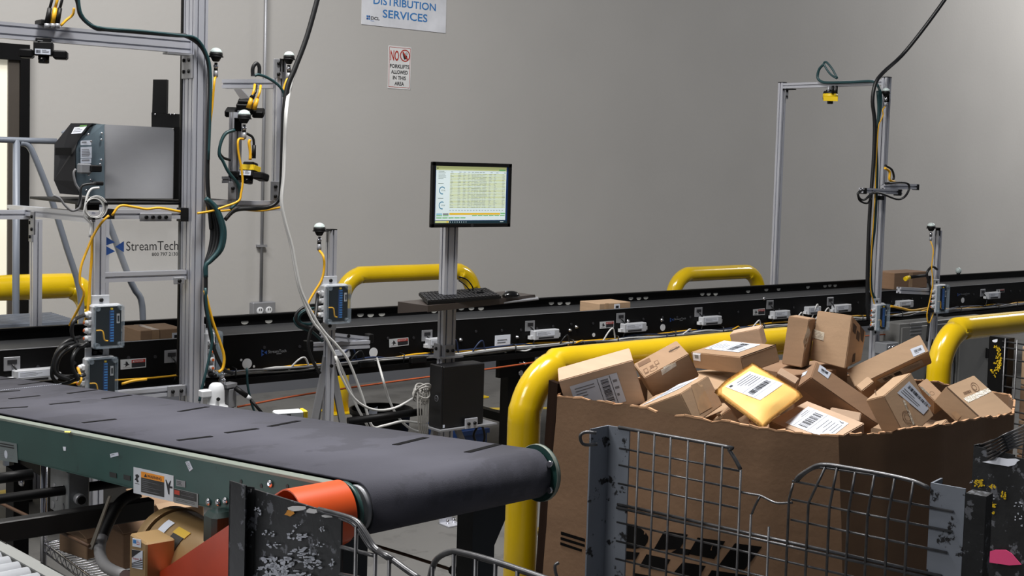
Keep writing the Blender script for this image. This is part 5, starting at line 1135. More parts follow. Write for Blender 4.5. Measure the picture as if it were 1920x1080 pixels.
for q in [[(187,778),(350,828),(350,850),(187,800)],[(185,815),(348,866),(348,884),(185,835)],[(183,850),(330,900),(326,916),(183,870)],
          [(560,712),(700,735),(690,897),(540,878)],[(700,735),(762,788),(752,880),(690,897)],[(762,788),(778,815),(772,850),(752,880)],[(540,900),(720,922),(690,970),(520,960)],
          [(885,775),(1045,800),(985,898),(812,903)],[(1110,820),(1297,845),(1220,965),(1045,930)],[(985,890),(1070,903),(1050,940),(930,922)],
          [(765,932),(928,968),(880,1050),(718,1015)],[(1010,985),(1165,1012),(1115,1090),(942,1065)],[(1362,858),(1545,882),(1425,1038),(1250,1010)],[(1205,1040),(1480,1078),(1440,1130),(1160,1110)],
          [(690,1060),(860,1090),(800,1180),(620,1150)],[(920,1105),(1095,1130),(1040,1210),(850,1190)]]:
    wrapquad(mb, bv, [lt(*p) for p in q], 6)
merge(gw, mb)
pal = thing('pallet', 'wooden pallet under the large cardboard bin', 'pallet', (3.6,2.85,0))
mb = MB(PAL)
for k in range(7): mb.bx(3.0,4.25,2.36+.15*k,2.36+.15*k+.10,.10,.118)
for xx in (3.0,3.6,4.17): mb.bx(xx,xx+.08,2.36,3.36,.0,.10)
mb.build('boards', pal)
wb_ = at(1031,713,Y=3.36)
bt_ = [at(1029,712,Y=3.34), at(1046,712,Y=3.27)]; bt_ = [V((p.x,p.y,.955)) for p in bt_]; bt_ += [bt_[1]+V((.02,.0,0)), bt_[0]+V((.02,0,0))]
bd = MB(WOOD).prism([V((p.x-.038,p.y+.012,0)) for p in bt_], (.038,-.012,.955))
one(bd, 'wooden_board', 'dark brown board standing upright at the left corner of the cardboard bin', 'board', (2.79,3.34,0))

# ------------------------------------------------------------------ parcels
PC = {}
PC['p1']=[(3.038,3.083,1.050),(2.853,3.250,0.969),(2.910,3.239,0.817),(3.095,3.072,0.899),(3.118,3.184,1.073),(2.934,3.350,0.992),(2.991,3.339,0.840),(3.175,3.173,0.922)]
PC['p2']=[(3.124,3.111,0.977),(3.249,3.025,1.064),(3.300,3.017,0.983),(3.175,3.103,0.896),(3.187,3.231,1.004),(3.312,3.145,1.091),(3.363,3.137,1.010),(3.238,3.223,0.923)]
PC['p3']=[(3.000,2.823,0.980),(3.154,2.845,1.023),(3.186,2.804,0.928),(3.032,2.782,0.885),(2.995,3.058,0.877),(3.149,3.080,0.919),(3.181,3.039,0.825),(3.027,3.017,0.782)]
PC['p4']=[(3.483,2.993,1.039),(3.581,3.324,1.006),(3.596,3.314,0.945),(3.497,2.983,0.978),(3.628,2.954,1.079),(3.727,3.285,1.047),(3.741,3.274,0.985),(3.642,2.943,1.018)]
PC['p5']=[(3.887,3.250,1.088),(3.827,3.349,1.057),(3.840,3.335,0.987),(3.900,3.236,1.019),(3.969,3.302,1.093),(3.908,3.401,1.062),(3.921,3.387,0.992),(3.982,3.288,1.024)]
PC['p6']=[(3.918,3.036,1.146),(3.884,3.107,1.153),(3.866,3.117,0.968),(3.900,3.046,0.961),(4.027,3.088,1.138),(3.993,3.159,1.146),(3.975,3.169,0.960),(4.009,3.098,0.953)]
PC['p7']=[(4.044,2.934,1.166),(4.008,3.068,1.172),(3.982,3.076,0.983),(4.021,2.939,0.963),(4.204,2.983,1.087),(4.173,3.116,1.135),(4.146,3.125,0.967),(4.189,2.988,0.975)]
PC['p8']=[(4.224,2.715,1.043),(4.056,2.915,0.894),(4.056,2.959,0.953),(4.224,2.759,1.103),(4.398,2.810,0.974),(4.230,3.010,0.825),(4.230,3.054,0.884),(4.398,2.854,1.033)]
PC['p9']=[(3.515,2.707,1.006),(3.709,2.565,0.848),(3.765,2.587,0.897),(3.571,2.729,1.054),(3.527,2.771,0.962),(3.720,2.629,0.804),(3.776,2.652,0.853),(3.583,2.794,1.010)]
PC['p10']=[(3.648,2.507,0.963),(3.654,2.582,0.935),(3.822,2.592,0.999),(3.816,2.517,1.027),(3.708,2.448,0.816),(3.714,2.524,0.788),(3.882,2.534,0.853),(3.875,2.458,0.881)]
PC['p11']=[(4.114,2.401,0.835),(4.340,2.428,0.855),(4.312,2.578,0.968),(4.086,2.551,0.948),(4.114,2.447,0.774),(4.340,2.474,0.794),(4.312,2.624,0.907),(4.086,2.597,0.887)]
PC['p12']=[(3.291,2.463,0.847),(3.291,2.698,0.882),(3.478,2.690,0.933),(3.477,2.456,0.898),(3.308,2.472,0.787),(3.308,2.707,0.821),(3.494,2.699,0.873),(3.494,2.465,0.838)]
PC['p13']=[(3.600,2.563,0.871),(3.547,2.649,0.881),(3.563,2.655,0.909),(3.616,2.569,0.899),(3.670,2.612,0.819),(3.617,2.697,0.829),(3.633,2.704,0.857),(3.686,2.618,0.847)]
PC['p14']=[(3.594,2.832,0.956),(3.563,2.892,0.989),(3.580,2.889,1.010),(3.611,2.829,0.977),(3.674,2.903,0.901),(3.643,2.963,0.934),(3.660,2.960,0.955),(3.691,2.900,0.922)]
PC['p15']=[(3.733,2.655,0.948),(3.768,2.632,0.982),(3.773,2.662,0.997),(3.738,2.685,0.962),(3.789,2.668,0.899),(3.824,2.645,0.933),(3.830,2.675,0.948),(3.795,2.698,0.913)]
PC['p16']=[(3.173,2.760,0.924),(3.119,2.803,0.874),(3.145,2.778,0.824),(3.200,2.735,0.874),(3.263,2.869,0.919),(3.209,2.912,0.869),(3.236,2.887,0.819),(3.290,2.844,0.869)]
PC['p17']=[(3.200,2.661,0.914),(3.158,2.695,0.878),(3.178,2.675,0.836),(3.220,2.641,0.871),(3.290,2.765,0.908),(3.248,2.799,0.872),(3.268,2.779,0.830),(3.310,2.746,0.865)]
PC['p18']=[(3.901,2.446,0.847),(3.905,2.495,0.829),(3.920,2.481,0.794),(3.917,2.432,0.813),(3.943,2.450,0.865),(3.947,2.499,0.846),(3.962,2.485,0.812),(3.959,2.436,0.830)]
PC['p20']=[(4.194,2.661,0.867),(4.192,2.735,0.919),(4.222,2.718,0.944),(4.225,2.644,0.892),(4.278,2.712,0.799),(4.276,2.786,0.852),(4.306,2.769,0.877),(4.309,2.695,0.824)]
def z1(x,y): return (1000+x/4,560+y/4)
def z2(x,y): return (1440+x/4,560+y/4)
def z3(x,y): return (1600+x/6,660+y/6)
def z4(x,y): return (1420+x/6,660+y/6)
def z5(x,y): return (1180+x/6,650+y/6)
CODES = (0,1,12,2,3,13,123,23)
def parcel(key, m, label, par_decals=()):
    P = dict(zip(CODES, [V(p) for p in PC[key]])); c = sum(P.values(), V((0,0,0)))/8
    t = thing('parcel', label, 'parcel', (c.x,c.y,min(p.z for p in P.values())), 'parcels heaped in the cardboard bin')
    vs = [P[k] for k in CODES]; mb = MB(m).add(vs, [(0,1,2,3),(4,7,6,5),(0,4,5,1),(3,2,6,7),(0,3,7,4),(1,5,6,2)])
    o = mb.build('carton', t)
    bm = bmesh.new(); bm.from_mesh(o.data); bmesh.ops.bevel(bm, geom=list(bm.edges), offset=.0028, segments=2, affect='EDGES'); bmesh.ops.triangulate(bm, faces=list(bm.faces)); bm.to_mesh(o.data); bm.free()
    return t, P
FA = {'a':(0,1,2,12), 'b':(0,1,3,13), 'c':(0,2,3,23)}
def fpl(P, f):
    a, b, c = P[FA[f][0]], P[FA[f][1]], P[FA[f][2]]; n = (b-a).cross(c-a).normalized(); return a, (n if n.dot(CAM-a) > 0 else -n)
class WSheet(Sheet):                # a sheet that lies on the real carton surface
    def __init__(s, mb, t, P, f, pts, off):
        s.mb = mb; s.px = pts; s.off = off; s.bv = bvh([c for c in t.children if c.name.startswith('carton')][0]); s.pl = fpl(P, f); s.n = s.pl[1]; s.q = [s.hit(*p) for p in pts]
        s.w = (s.q[1]-s.q[0]).length; s.h = (s.q[3]-s.q[0]).length
    def hit(s, x, y):
        q = onp(x, y, *s.pl); h = s.bv.ray_cast(q+s.n*.06, -s.n)
        return h[0] if h[0] is not None else q
    def p(s, u, v, k=1):
        a = [(s.px[0][i]*(1-u)+s.px[1][i]*u)*(1-v)+(s.px[3][i]*(1-u)+s.px[2][i]*u)*v for i in (0,1)]
        return s.hit(*a)+s.n*(s.off*k+.0003)
    def base(s, m, t=1):
        s.mb.use(m); N_ = 5
        vs = [s.p(i/N_, j/N_, .9) for j in range(N_+1) for i in range(N_+1)]
        s.mb.add(vs, [(j*(N_+1)+i, j*(N_+1)+i+1, (j+1)*(N_+1)+i+1, (j+1)*(N_+1)+i) for j in range(N_) for i in range(N_)]); return s
def fsheet(t, P, f, pts, name, base, draw, off=.0012, label=None):
    mb = MB(base); S = WSheet(mb, t, P, f, pts, off); S.base(base); draw(S); mb.build(name, t, label)
def shipping(S, seed=1, side=False):
    if side: S.rect(.57,.02,.58,.98,INK); S.rect(.83,.02,.84,.98,INK); S.bars(.63,.1,.79,.9,INK,vert=True,seed=seed); S.lines(.08,.12,.5,.5,4,INKG,seed); S.lines(.08,.6,.5,.92,4,INK,seed+1,.2); S.lines(.87,.2,.96,.9,3,INKG,seed)
    else: S.rect(.02,.5,.98,.508,INKG); S.rect(.02,.82,.98,.826,INKG); S.bars(.12,.56,.9,.76,INK,seed=seed); S.lines(.2,.06,.95,.46,5,INKG,seed,.22); S.text('P',.1,.2,.12,INK,.06); S.lines(.15,.87,.7,.96,2,INKG,seed,.3)
def seamline(t, P, f, k0, k1, k2, k3, w_=.0035):    # dark seam between flaps, from mid edge k0-k1 to mid edge k2-k3
    a, n = fpl(P, f); p = (P[k0]+P[k1])/2+n*.0004; q = (P[k2]+P[k3])/2+n*.0004; d = (q-p).normalized(); s_ = n.cross(d)*w_/2
    MB(SEAM).prism([p-s_,q-s_,q+s_,p+s_], n*.0006).build('flap_seam', t)
def tape(t, P, f, pts, m=TAPE): fsheet(t, P, f, pts, 'tape', m, lambda S: None, .0008)
b5 = lambda S, s_=1: (S.bars(.2,.3,.8,.62,INK,seed=s_), S.lines(.25,.7,.75,.85,1,INKG))
t, P = parcel('p1', CB[2], 'large tan parcel leaning at the left rim, big shipping label on its front')
fsheet(t,P,'a',[z1(272,658),z1(625,553),z1(697,768),z1(345,875)],'shipping_label',PAPERT,lambda S: shipping(S,2,True))
t, P = parcel('p2', CB[1], 'tan parcel with small printed symbols along its top, second from the left rim')
PRT = mat('box_print',(112,84,62),.8); PRD = mat('box_print_dark',(70,54,42),.8)
def pr2_(S):
    S.rect(.0,.05,.30,.32,PRT); S.rect(.03,.62,.11,.92,PRT,1.3); S.rect(.045,.68,.095,.86,CB[1],1.5); S.rect(.17,.62,.24,.82,PRT,1.3); S.rect(.30,.55,.38,.83,PRT,1.3); S.rect(.315,.60,.365,.78,CB[1],1.5); S.ring(.22,1.02,.1,.012,PRT); S.lines(.55,.25,.85,.34,1,PRD,2,.5)
FC_ = 'b'; a_p, n_p = fpl(P,'b'); mb = MB(PRT); S = WSheet(mb,t,P,FC_,[z5(90,185),z5(560,-50),z5(655,75),z5(165,345)],.0006); S.rect(.0,.04,.28,.30,PRT); S.rect(.05,.55,.14,.88,PRT); S.rect(.065,.61,.125,.80,CB[1],1.6); S.rect(.2,.55,.28,.74,PRT); S.rect(.32,.42,.41,.70,PRT); S.rect(.335,.47,.395,.64,CB[1],1.6); S.ring(.25,.82,.09,.012,PRT,k=1.5); S.rect(.70,.26,.95,.34,PRD); S.ring(.82,.3,.1,.008,PRT); merge([q for q in t.children if q.name.startswith('carton')][0], mb)
tape(t,P,'a',[z5(350,250),z5(520,170),z5(530,215),z5(370,320)],TAPEG)
t, P = parcel('p3', CB[0], 'tan parcel at the front rim left of the yellow mailer, dark left side')
tape(t,P,'a',[z5(690,435),z5(800,385),z5(930,680),z5(790,760)]); fsheet(t,P,'b',[z5(130,672),z5(560,478),z5(790,345),z5(560,425)],'shipping_label',PAPERT,lambda S: S.lines(.1,.2,.9,.8,3,INKG))
t, P = parcel('p4', CB[1], 'wide flat brown parcel at the back of the heap with a shipping label on top')
fsheet(t,P,'b',[z1(1285,378),z1(1430,318),z1(1705,346),z1(1540,404)],'shipping_label',PAPERT,lambda S: shipping(S,4))
fsheet(t,P,'a',[z1(1196,404),z1(1254,411),z1(1256,470),z1(1203,461)],'sticker',PAPER,lambda S: S.rect(.25,.25,.75,.7,GRYP)); seamline(t,P,'c',0,0,3,3,.004)
t, P = parcel('p5', CB[2], 'small pinkish parcel at the very back, behind the flat labelled one')
t, P = parcel('p6', CB[1], 'slim upright brown parcel standing left of the tall upright one')
tape(t,P,'c',[z2(262,320),z2(300,200),z2(318,250),z2(275,400)],TAPEG)
t, P = parcel('p7', CB[0], 'tall upright tan parcel with a square of tape, highest in the heap')
tape(t,P,'a',[z2(345,228),z2(425,255),z2(418,316),z2(333,290)],TAPEG)
mb = MB(PRD); FC_ = 'c'; a_p, n_p = fpl(P,'c')
for q in ([(640,180),(665,210),(655,270),(633,245)],[(668,235),(690,260),(682,325),(660,300)],[(690,200),(722,240),(712,330),(695,310)],[(635,420),(655,405),(652,470),(632,478)]):
    pts = [onp(*z2(*p),a_p,n_p)+n_p*.0008 for p in q]; mb.add(pts,[(0,1,2,3)])
merge([q for q in t.children if q.name.startswith('carton')][0], mb)
t, P = parcel('p8', CB[0], 'long tan parcel tilted up to the right in front of the right yellow guard')
fsheet(t,P,'a',[z2(1066,379),z2(1156,345),z2(1180,398),z2(1092,437)],'barcode_label',PAPERT,b5)
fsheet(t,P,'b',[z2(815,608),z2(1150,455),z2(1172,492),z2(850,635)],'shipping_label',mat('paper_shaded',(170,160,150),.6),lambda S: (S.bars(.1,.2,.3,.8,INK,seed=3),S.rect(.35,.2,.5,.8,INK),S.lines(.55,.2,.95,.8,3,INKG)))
t, P = parcel('p9', CB[3], 'long narrow parcel sliding down rightwards mid heap, white barcode label near its top')
fsheet(t,P,'a',[z2(386,496),z2(476,551),z2(449,601),z2(372,545)],'barcode_label',PAPERT,b5)
fsheet(t,P,'c',[z2(262,560),z2(300,540),z2(282,572),z2(244,592)],'side_label',PAPERT,lambda S: None)
t, P = parcel('p10', CB[0], 'upright tan parcel at the front rim with a creased label and round stamp')
fsheet(t,P,'c',[z3(625,330),z3(872,605),z3(785,705),z3(490,460)],'shipping_label',PAPERT,lambda S: (S.bars(.1,.15,.9,.35,INK,seed=8),S.lines(.05,.5,.8,.9,3,INKG)))
FC_ = 'c'; a_p, n_p = fpl(P,'c'); mb = MB(PRT); S = WSheet(mb,t,P,FC_,[z3(520,665),z3(620,640),z3(690,810),z3(590,830)],.0006); S.ring(.5,.5,.5,.05,PRT); S.ring(.5,.5,.3,.04,PRT); merge([q for q in t.children if q.name.startswith('carton')][0], mb)
tape(t,P,'c',[z3(545,525),z3(600,520),z3(770,905),z3(735,910)],TAPE); tape(t,P,'c',[z3(552,540),z3(578,545),z3(690,815),z3(668,820)],TAPEG); tape(t,P,'c',[z3(735,390),z3(775,395),z3(870,490),z3(850,500)],TAPEG)
t, P = parcel('p11', CB[0], 'tan parcel at the right rim with wide shiny tape across its top')
tape(t,P,'a',[z3(1235,522),z3(1510,405),z3(1555,445),z3(1290,572)],TAPEG)
FC_ = 'a'; a_p, n_p = fpl(P,'a'); mb = MB(PRT); S = WSheet(mb,t,P,FC_,[z3(1310,375),z3(1380,350),z3(1425,420),z3(1350,445)],.0006); S.ring(.5,.5,.5,.06,PRT); S.ring(.4,.5,.3,.06,PRT)
S = WSheet(mb,t,P,FC_,[z3(1230,455),z3(1310,425),z3(1330,455),z3(1250,485)],.0006); S.bars(0,0,1,1,PRT,seed=3); merge([q for q in t.children if q.name.startswith('carton')][0], mb)
mb = MB(SEAM); mb.prism([P[0]+n_p*.001,P[2]+n_p*.001,P[2].lerp(P[12],.03)+n_p*.001,P[0].lerp(P[1],.03)+n_p*.001], n_p*.0006); mb.build('open_flap_seam', t)
tape(t,P,'c',[z3(1100,690),z3(1150,660),z3(1215,720),z3(1170,770)])
t, P = parcel('p12', CB[2], 'flat pinkish parcel with big white label at the front rim, right of the yellow mailer')
fsheet(t,P,'a',[z4(1028,806),z4(800,985),z4(312,800),z4(572,616)],'shipping_label',PAPER,lambda S: shipping(S,7))
t, P = parcel('p13', CB[2], 'small pinkish parcel end peeping out behind the flat labelled front parcel')
t, P = parcel('p14', CB[2], 'thin parcel with a raised flap behind the right corner of the yellow mailer')
t, P = parcel('p15', CB[0], 'small tan parcel corner wedged under the long tilted parcel'); tape(t,P,'c',[z4(1318,430),z4(1332,420),z4(1345,480),z4(1335,490)],TAPEG)
t, P = parcel('p16', CB[0], 'small taped parcel at the front rim just below the dark sided parcel'); tape(t,P,'a',[z5(975,755),z5(1010,740),z5(1080,820),z5(1045,850)])
t, P = parcel('p17', CB[0], 'small parcel at the front rim directly below the tip of the yellow mailer'); tape(t,P,'a',[z5(1330,830),z5(1370,815),z5(1440,900),z5(1400,920)])
t, P = parcel('p18', CB[0], 'smallest parcel at the front rim between stamped and shiny taped parcels')
t, P = parcel('p20', CB[1], 'brown parcel with round stamp deep at the back right rim')
FC_ = 'a'; a_p, n_p = fpl(P,'a'); mb = MB(PRT); S = WSheet(mb,t,P,FC_,[z3(850,430),z3(900,430),z3(920,500),z3(870,500)],.0006); S.ring(.5,.5,.5,.06,PRT); merge([q for q in t.children if q.name.startswith('carton')][0], mb)
# parcels lower in the heap, seen only through the gaps
for x0,x1,y0,y1,z0,h_,k,lab in [(2.96,3.30,2.92,3.30,.55,.24,1,'low brown parcel glimpsed under the parcel leaning at the left rim'),(3.14,3.50,2.47,2.86,.52,.24,3,'dark parcel glimpsed under the tip of the yellow mailer'),
        (3.55,3.95,2.42,2.72,.52,.24,3,'dark parcel glimpsed under the stamped parcel at the front rim'),(3.36,3.76,3.02,3.33,.66,.27,0,'tan parcel under the wide flat labelled parcel'),
        (3.79,4.04,2.99,3.26,.66,.292,3,'dark brown parcel under the two upright parcels'),(4.06,4.24,3.085,3.19,.66,.29,3,'dark brown parcel under the right edge of the tall upright parcel'),(4.0,4.32,2.66,2.93,.52,.25,1,'brown parcel glimpsed at the right rim below the long tilted parcel'),
        (3.55,3.95,2.76,3.02,.56,.24,3,'dark parcel in the middle of the heap below the sliding narrow one'),(4.0,4.3,2.45,2.64,.5,.24,1,'brown parcel glimpsed below the shiny taped one')]:
    cbox(x0,x1,y0,y1,z0,h_,CB[k],lab,'parcels heaped in the cardboard bin','parcel')
# yellow padded mailer
mc_ = [at(*z5(1385,178),D=4.42), at(*z5(1965,528),D=4.26), at(*z5(1523,862),D=4.02), at(*z5(972,455),D=4.16)]
mn_ = (mc_[1]-mc_[0]).cross(mc_[3]-mc_[0]).normalized(); mn_ = mn_ if mn_.z > 0 else -mn_
ml = thing('padded_mailer', 'yellow padded mailer with white label lying on the heap of parcels', 'mailer', sum(mc_,V((0,0,0)))/4-Z*.03)
NM = 18; mb = MB(MAIL); vs = []; fs = []
for sgn in (1,-1):
    for j in range(NM+1):
        for i in range(NM+1):
            u, v = i/NM, j/NM; p = mc_[0].lerp(mc_[1],u).lerp(mc_[3].lerp(mc_[2],u),v)
            b_ = (max(0,sin(pi*min(1,max(0,(u*1.16-.08))))) * max(0,sin(pi*min(1,max(0,(v*1.16-.08))))))**.45
            wr = .004*sin(u*17+v*9)*(1 if v > .7 or u > .8 else .25)*b_
            vs.append(p+mn_*(sgn*.019*b_+wr+(-.02*(max(0,v-.72)/.28)**2 - .012*(max(0,u-.85)/.15)**2)))
NN = (NM+1)**2
for j in range(NM):
    for i in range(NM):
        a = j*(NM+1)+i; fs.append((a,a+1,a+NM+2,a+NM+1)); fs.append((a+NN,a+NN+NM+1,a+NN+NM+2,a+NN+1))
for i in range(NM):
    fs.append((i,i+NN,i+1+NN,i+1)); a = NM*(NM+1)+i; fs.append((a,a+1,a+1+NN,a+NN)); a = i*(NM+1); fs.append((a,a+NM+1,a+NM+1+NN,a+NN)); a += NM; fs.append((a,a+NN,a+NM+1+NN,a+NM+1))
mlo = mb.add(vs, fs, True).build('envelope', ml)
bv = bvh(mlo); mb = MB(PAPER); lq = [z5(1350,280),z5(1735,420),z5(1470,606),z5(1080,455)]
wrapquad(mb, bv, lq, 10, .0015)
def lquad(u0,v0,u1,v1):
    f = lambda u, v: tuple((lq[0][k]*(1-u)+lq[1][k]*u)*(1-v)+(lq[3][k]*(1-u)+lq[2][k]*u)*v for k in (0,1))
    return [f(u0,v0),f(u1,v0),f(u1,v1),f(u0,v1)]
mb.use(INK); r = random.Random(4); x_ = .12
while x_ < .9: wd = r.choice((.012,.02,.03)); wrapquad(mb, bv, lquad(.56,x_,.72,x_+wd), 2, .0024); x_ += wd+r.choice((.012,.022))
wrapquad(mb, bv, lquad(.06,.84,.12,.95), 1, .0024); mb.use(INKG); wrapquad(mb, bv, lquad(.48,.02,.488,.98), 6, .0024); wrapquad(mb, bv, lquad(.80,.02,.806,.98), 6, .0024)
for k in range(5): wrapquad(mb, bv, lquad(.10+.07*k,.1,.12+.07*k,r.uniform(.5,.8)), 4, .0024)
mb.build('shipping_label', ml)

# ------------------------------------------------------------------ wire cages in the foreground
def lpost(par, p, d1, d2, w1, w2, h_, m, name='corner_post', th=.005):
    p = V(p); q = [p, p+d1*w1, p+d1*w1+d2*th, p+d1*th+d2*th, p+d1*th+d2*w2, p+d2*w2]
    return MB(m).prism([V((a.x,a.y,.02)) for a in q], (0,0,h_-.02)).build(name, par)
HC_ = .95
# cage in front of the cardboard bin
A1 = at(1140,797,Z=HC_); B1 = at(1745,905,Z=HC_); A1.z = B1.z = 0; dc = (B1-A1).normalized(); nc_ = V((dc.y,-dc.x,0)); nc_ = nc_ if nc_.dot(CAM-A1) > 0 else -nc_
cg = thing('wire_cage', 'grey wire cage with dropped gate and angle posts standing before the cardboard bin', 'wire cage', (A1.x,A1.y,0))
lpost(cg, A1, dc, V((-.98,-.15,0)).normalized(), .078, .085, HC_, PNTG)
lpost(cg, B1, dc, -nc_, .085, .07, HC_, PNTG)
MB(PNTB).bx(0,1,0,1,0,1) if 0 else None
MB(PNTB).prism([B1+dc*.086,B1+dc*.135,B1+dc*.135-nc_*.05,B1+dc*.086-nc_*.05],(0,0,HC_-.01)).build('corner_post', cg, 'black second post')
pc_ = lambda x, y: onp(x, y, A1, nc_)+nc_*.004
rows = [pc_(1201,y).z for y in (808,847,879,914,954,988,1024,1058)]
rows += [rows[-1]-.05*k for k in range(1,14)]
sAt = lambda x, y: (onp(x,y,A1,nc_)-A1).dot(dc)
s_g0, s_g1, s_e = sAt(1392,880), sAt(1487,905), (B1-A1).length
PT_ = lambda s, z: A1+dc*s+Z*z+nc_*.004
wires = MB(STEEL)
for k, z_ in enumerate(rows):
    r_ = .0048 if k in (0,4,10,16) else .0032
    if z_ < .06: continue
    if k == 0: wires.tube([PT_(.04,z_),PT_(sAt(1358,836),z_),pc_(1368,843),pc_(1380,861),pc_(1390,880)], r_*1.15, 8, 3); continue
    if k in (1,2,3): wires.tube([PT_(.045,z_),PT_(s_g0,z_)], r_, 7, 0); wires.tube([PT_(s_g1,z_),PT_(s_e+.06 if k < 3 else s_e+.05,z_)], r_, 7, 0); continue
    wires.tube([PT_(.045,z_),PT_(s_e+.04,z_)], r_, 7, 0)
    if k in (4,10,16): wires.tube([PT_(.045,z_-.009)+nc_*.004,PT_(s_e+.04,z_-.009)+nc_*.004], r_*.9, 7, 0)
wires.tube([pc_(1390,922),pc_(1410,926),pc_(1427,929),pc_(1445,938),pc_(1460,943),pc_(1487,942)], .0034, 7, 3)
wires.tube([pc_(1427,929),pc_(1417,948),pc_(1411,963)], .0034, 7, 2)
wires.tube([pc_(1493,901),pc_(1500,892),pc_(1520,879),pc_(1535,872),pc_(1552,871),pc_(1575,874),pc_(1660,889),pc_(1715,902),pc_(1743,915)], .0058, 8, 3)
wires.tube([pc_(1495,903),pc_(1510,888),pc_(1530,877),pc_(1550,877),pc_(1600,884),pc_(1660,893)], .0036, 7, 3)
wires.build('horizontal_wires', cg)
top = [(1201,808),(1230.5,813),(1261,819),(1293.6,824),(1325.5,829),(1358,834)]
vw = []
for x, y in top: vw.append((sAt(x,y), rows[0]))
vw.append((s_g0, pc_(1391,880).z)); vw.append((sAt(1411,963), pc_(1411,963).z)); vw.append((sAt(1445,975), rows[3]-.03))
for x, y in ((1482,940),(1520,910),(1560,905),(1596,905),(1632,905),(1670,905),(1707,908)): vw.append((sAt(x,y), None))
mb = MB(STEEL)
tops = {1482:pc_(1490,905),1520:pc_(1550,875),1560:pc_(1572,876),1596:pc_(1606,884),1632:pc_(1642,890),1670:pc_(1680,896),1707:pc_(1715,902)}
for i, (s_, z_) in enumerate(vw):
    if z_ is not None: mb.tube([PT_(s_,z_)+nc_*.005,PT_(s_,.06)+nc_*.005], .0034, 7, 0)
    else:
        x = (1482,1520,1560,1596,1632,1670,1707)[i-9]; tp = tops[x]; mb.tube([tp+nc_*.004,tp.lerp(PT_(s_,rows[2]),.5)+nc_*.005,PT_(s_,rows[2])+nc_*.005,PT_(s_,.06)+nc_*.005], .0036, 7, 0)
mb.build('vertical_wires', cg)
hk = at(1100,808,Z=.93)
MB(STEEL).tube([onp(1122,812,A1-X*.05,V((0,-1,0))) if 0 else at(1118,812,D=3.42),at(1100,810,D=3.42),at(1089,815,D=3.42),at(1089,826,D=3.42),at(1097,834,D=3.42),at(1120,833,D=3.42)], .0045, 8, 3).build('hook', cg)
# its side panel going back along the bin
# dark plated cage bottom left
HC2 = 1.08; A2 = at(475,917,Z=HC2); B2 = at(640,968,Z=HC2); C2 = at(430,911,Z=HC2); A2.z = B2.z = C2.z = 0
d2 = (B2-A2).normalized(); n2 = V((d2.y,-d2.x,0)); n2 = n2 if n2.dot(CAM-A2) > 0 else -n2
cl = thing('wire_cage', 'scuffed black plated wire cage in the bottom left foreground', 'wire cage', (A2.x,A2.y,0))
cplm = MB(PNTB).prism([A2,B2,B2-n2*.004,A2-n2*.004],(0,0,HC2)).prism([A2,C2,C2+d2*.004,A2+d2*.004],(0,0,HC2+.004)).prism([C2,C2+d2*.05,C2+d2*.05-n2*.003,C2-n2*.003],(0,0,HC2+.010));CPL = cplm.build('corner_plate', cl)
p2_ = lambda x, y: onp(x, y, A2, n2)+n2*.003
SCF = mat('bare_paint_patch',(176,180,190),.5,0,.12,20); mb = MB(SCF); r = random.Random(9)
def blob(mb, x, y, rx, ry, n=11, seed=0, pf=p2_):
    rr = random.Random(seed); pts = []
    for k in range(n): a = 2*pi*k/n; q = rr.uniform(.6,1.15); pts.append(pf(x+cos(a)*rx*q, y+sin(a)*ry*q))
    mb.add(pts, [list(range(n))])
def flakes(mb, x, y, rx, ry, seed=0, pf=p2_, den=1.0):
    rr = random.Random(seed+100)
    for k in range(int(4+rx*ry*.06*den)):
        a = rr.uniform(0,2*pi); q = rr.uniform(0,1)**.6; blob(mb, x+cos(a)*rx*q, y+sin(a)*ry*q, rr.uniform(.8,1.2+rx*.16), rr.uniform(.8,1.2+ry*.16), 8, seed*31+k, pf)
for i, (x, y, rx, ry) in enumerate([(487,959,8,10),(606,990,6,7),(507,1000,13,7),(560,1003,22,9),(515,1022,14,6),(520,1062,34,22),(570,1040,30,14),(585,1058,22,10),(540,1083,50,14),(600,1020,10,5),(625,1055,6,10),(475,1000,3,8),(560,985,8,5)]): flakes(mb, x, y, rx, ry, i, p2_, 1.8)
mb.use(mat('bare_white_paint',(205,205,205),.5)); [blob(mb, x, y, rx, ry, 9, i+40) for i, (x, y, rx, ry) in enumerate([(466,919,9,4),(560,953,20,6),(590,958,14,6),(617,967,12,4)])]
mb.use(mat('rust_yellow',(196,132,40),.6)); [blob(mb, x, y, rx, ry, 9, i+60, lambda a, b: onp(a,b,A2,(A2-C2).normalized().cross(Z))+((CAM-A2).normalized()*.004)) for i, (x, y, rx, ry) in enumerate([(455,1062,7,14)])]; [blob(mb, x, y, rx, ry, 9, i+70) for i, (x, y, rx, ry) in enumerate([(545,962,9,7)])]
merge(CPL, mb)
mb = MB(STEEL)
mb.tube([p2_(600,955),p2_(640,965),p2_(668,975),p2_(684,993),p2_(700,1020),p2_(712,1032),p2_(735,1046),p2_(762,1066),p2_(790,1085)], .0052, 8, 3).tube([p2_(640,970),p2_(664,980),p2_(678,997),p2_(694,1022),p2_(706,1032)], .0042, 8, 3)
mb.tube([p2_(806,1095),p2_(814,1062),p2_(824,1045),p2_(846,1034),p2_(870,1036),p2_(930,1052),p2_(1010,1079),p2_(1060,1096)], .0052, 8, 3)
mb.tube([p2_(642,1025),p2_(680,1035),p2_(708,1042)], .0036, 7, 2).tube([p2_(640,1076),p2_(720,1092),p2_(800,1108)], .0036, 7, 2).tube([p2_(712,1032),p2_(740,1050)], .006, 7, 0)
mb.build('horizontal_wires', cl)
mb = MB(STEEL)
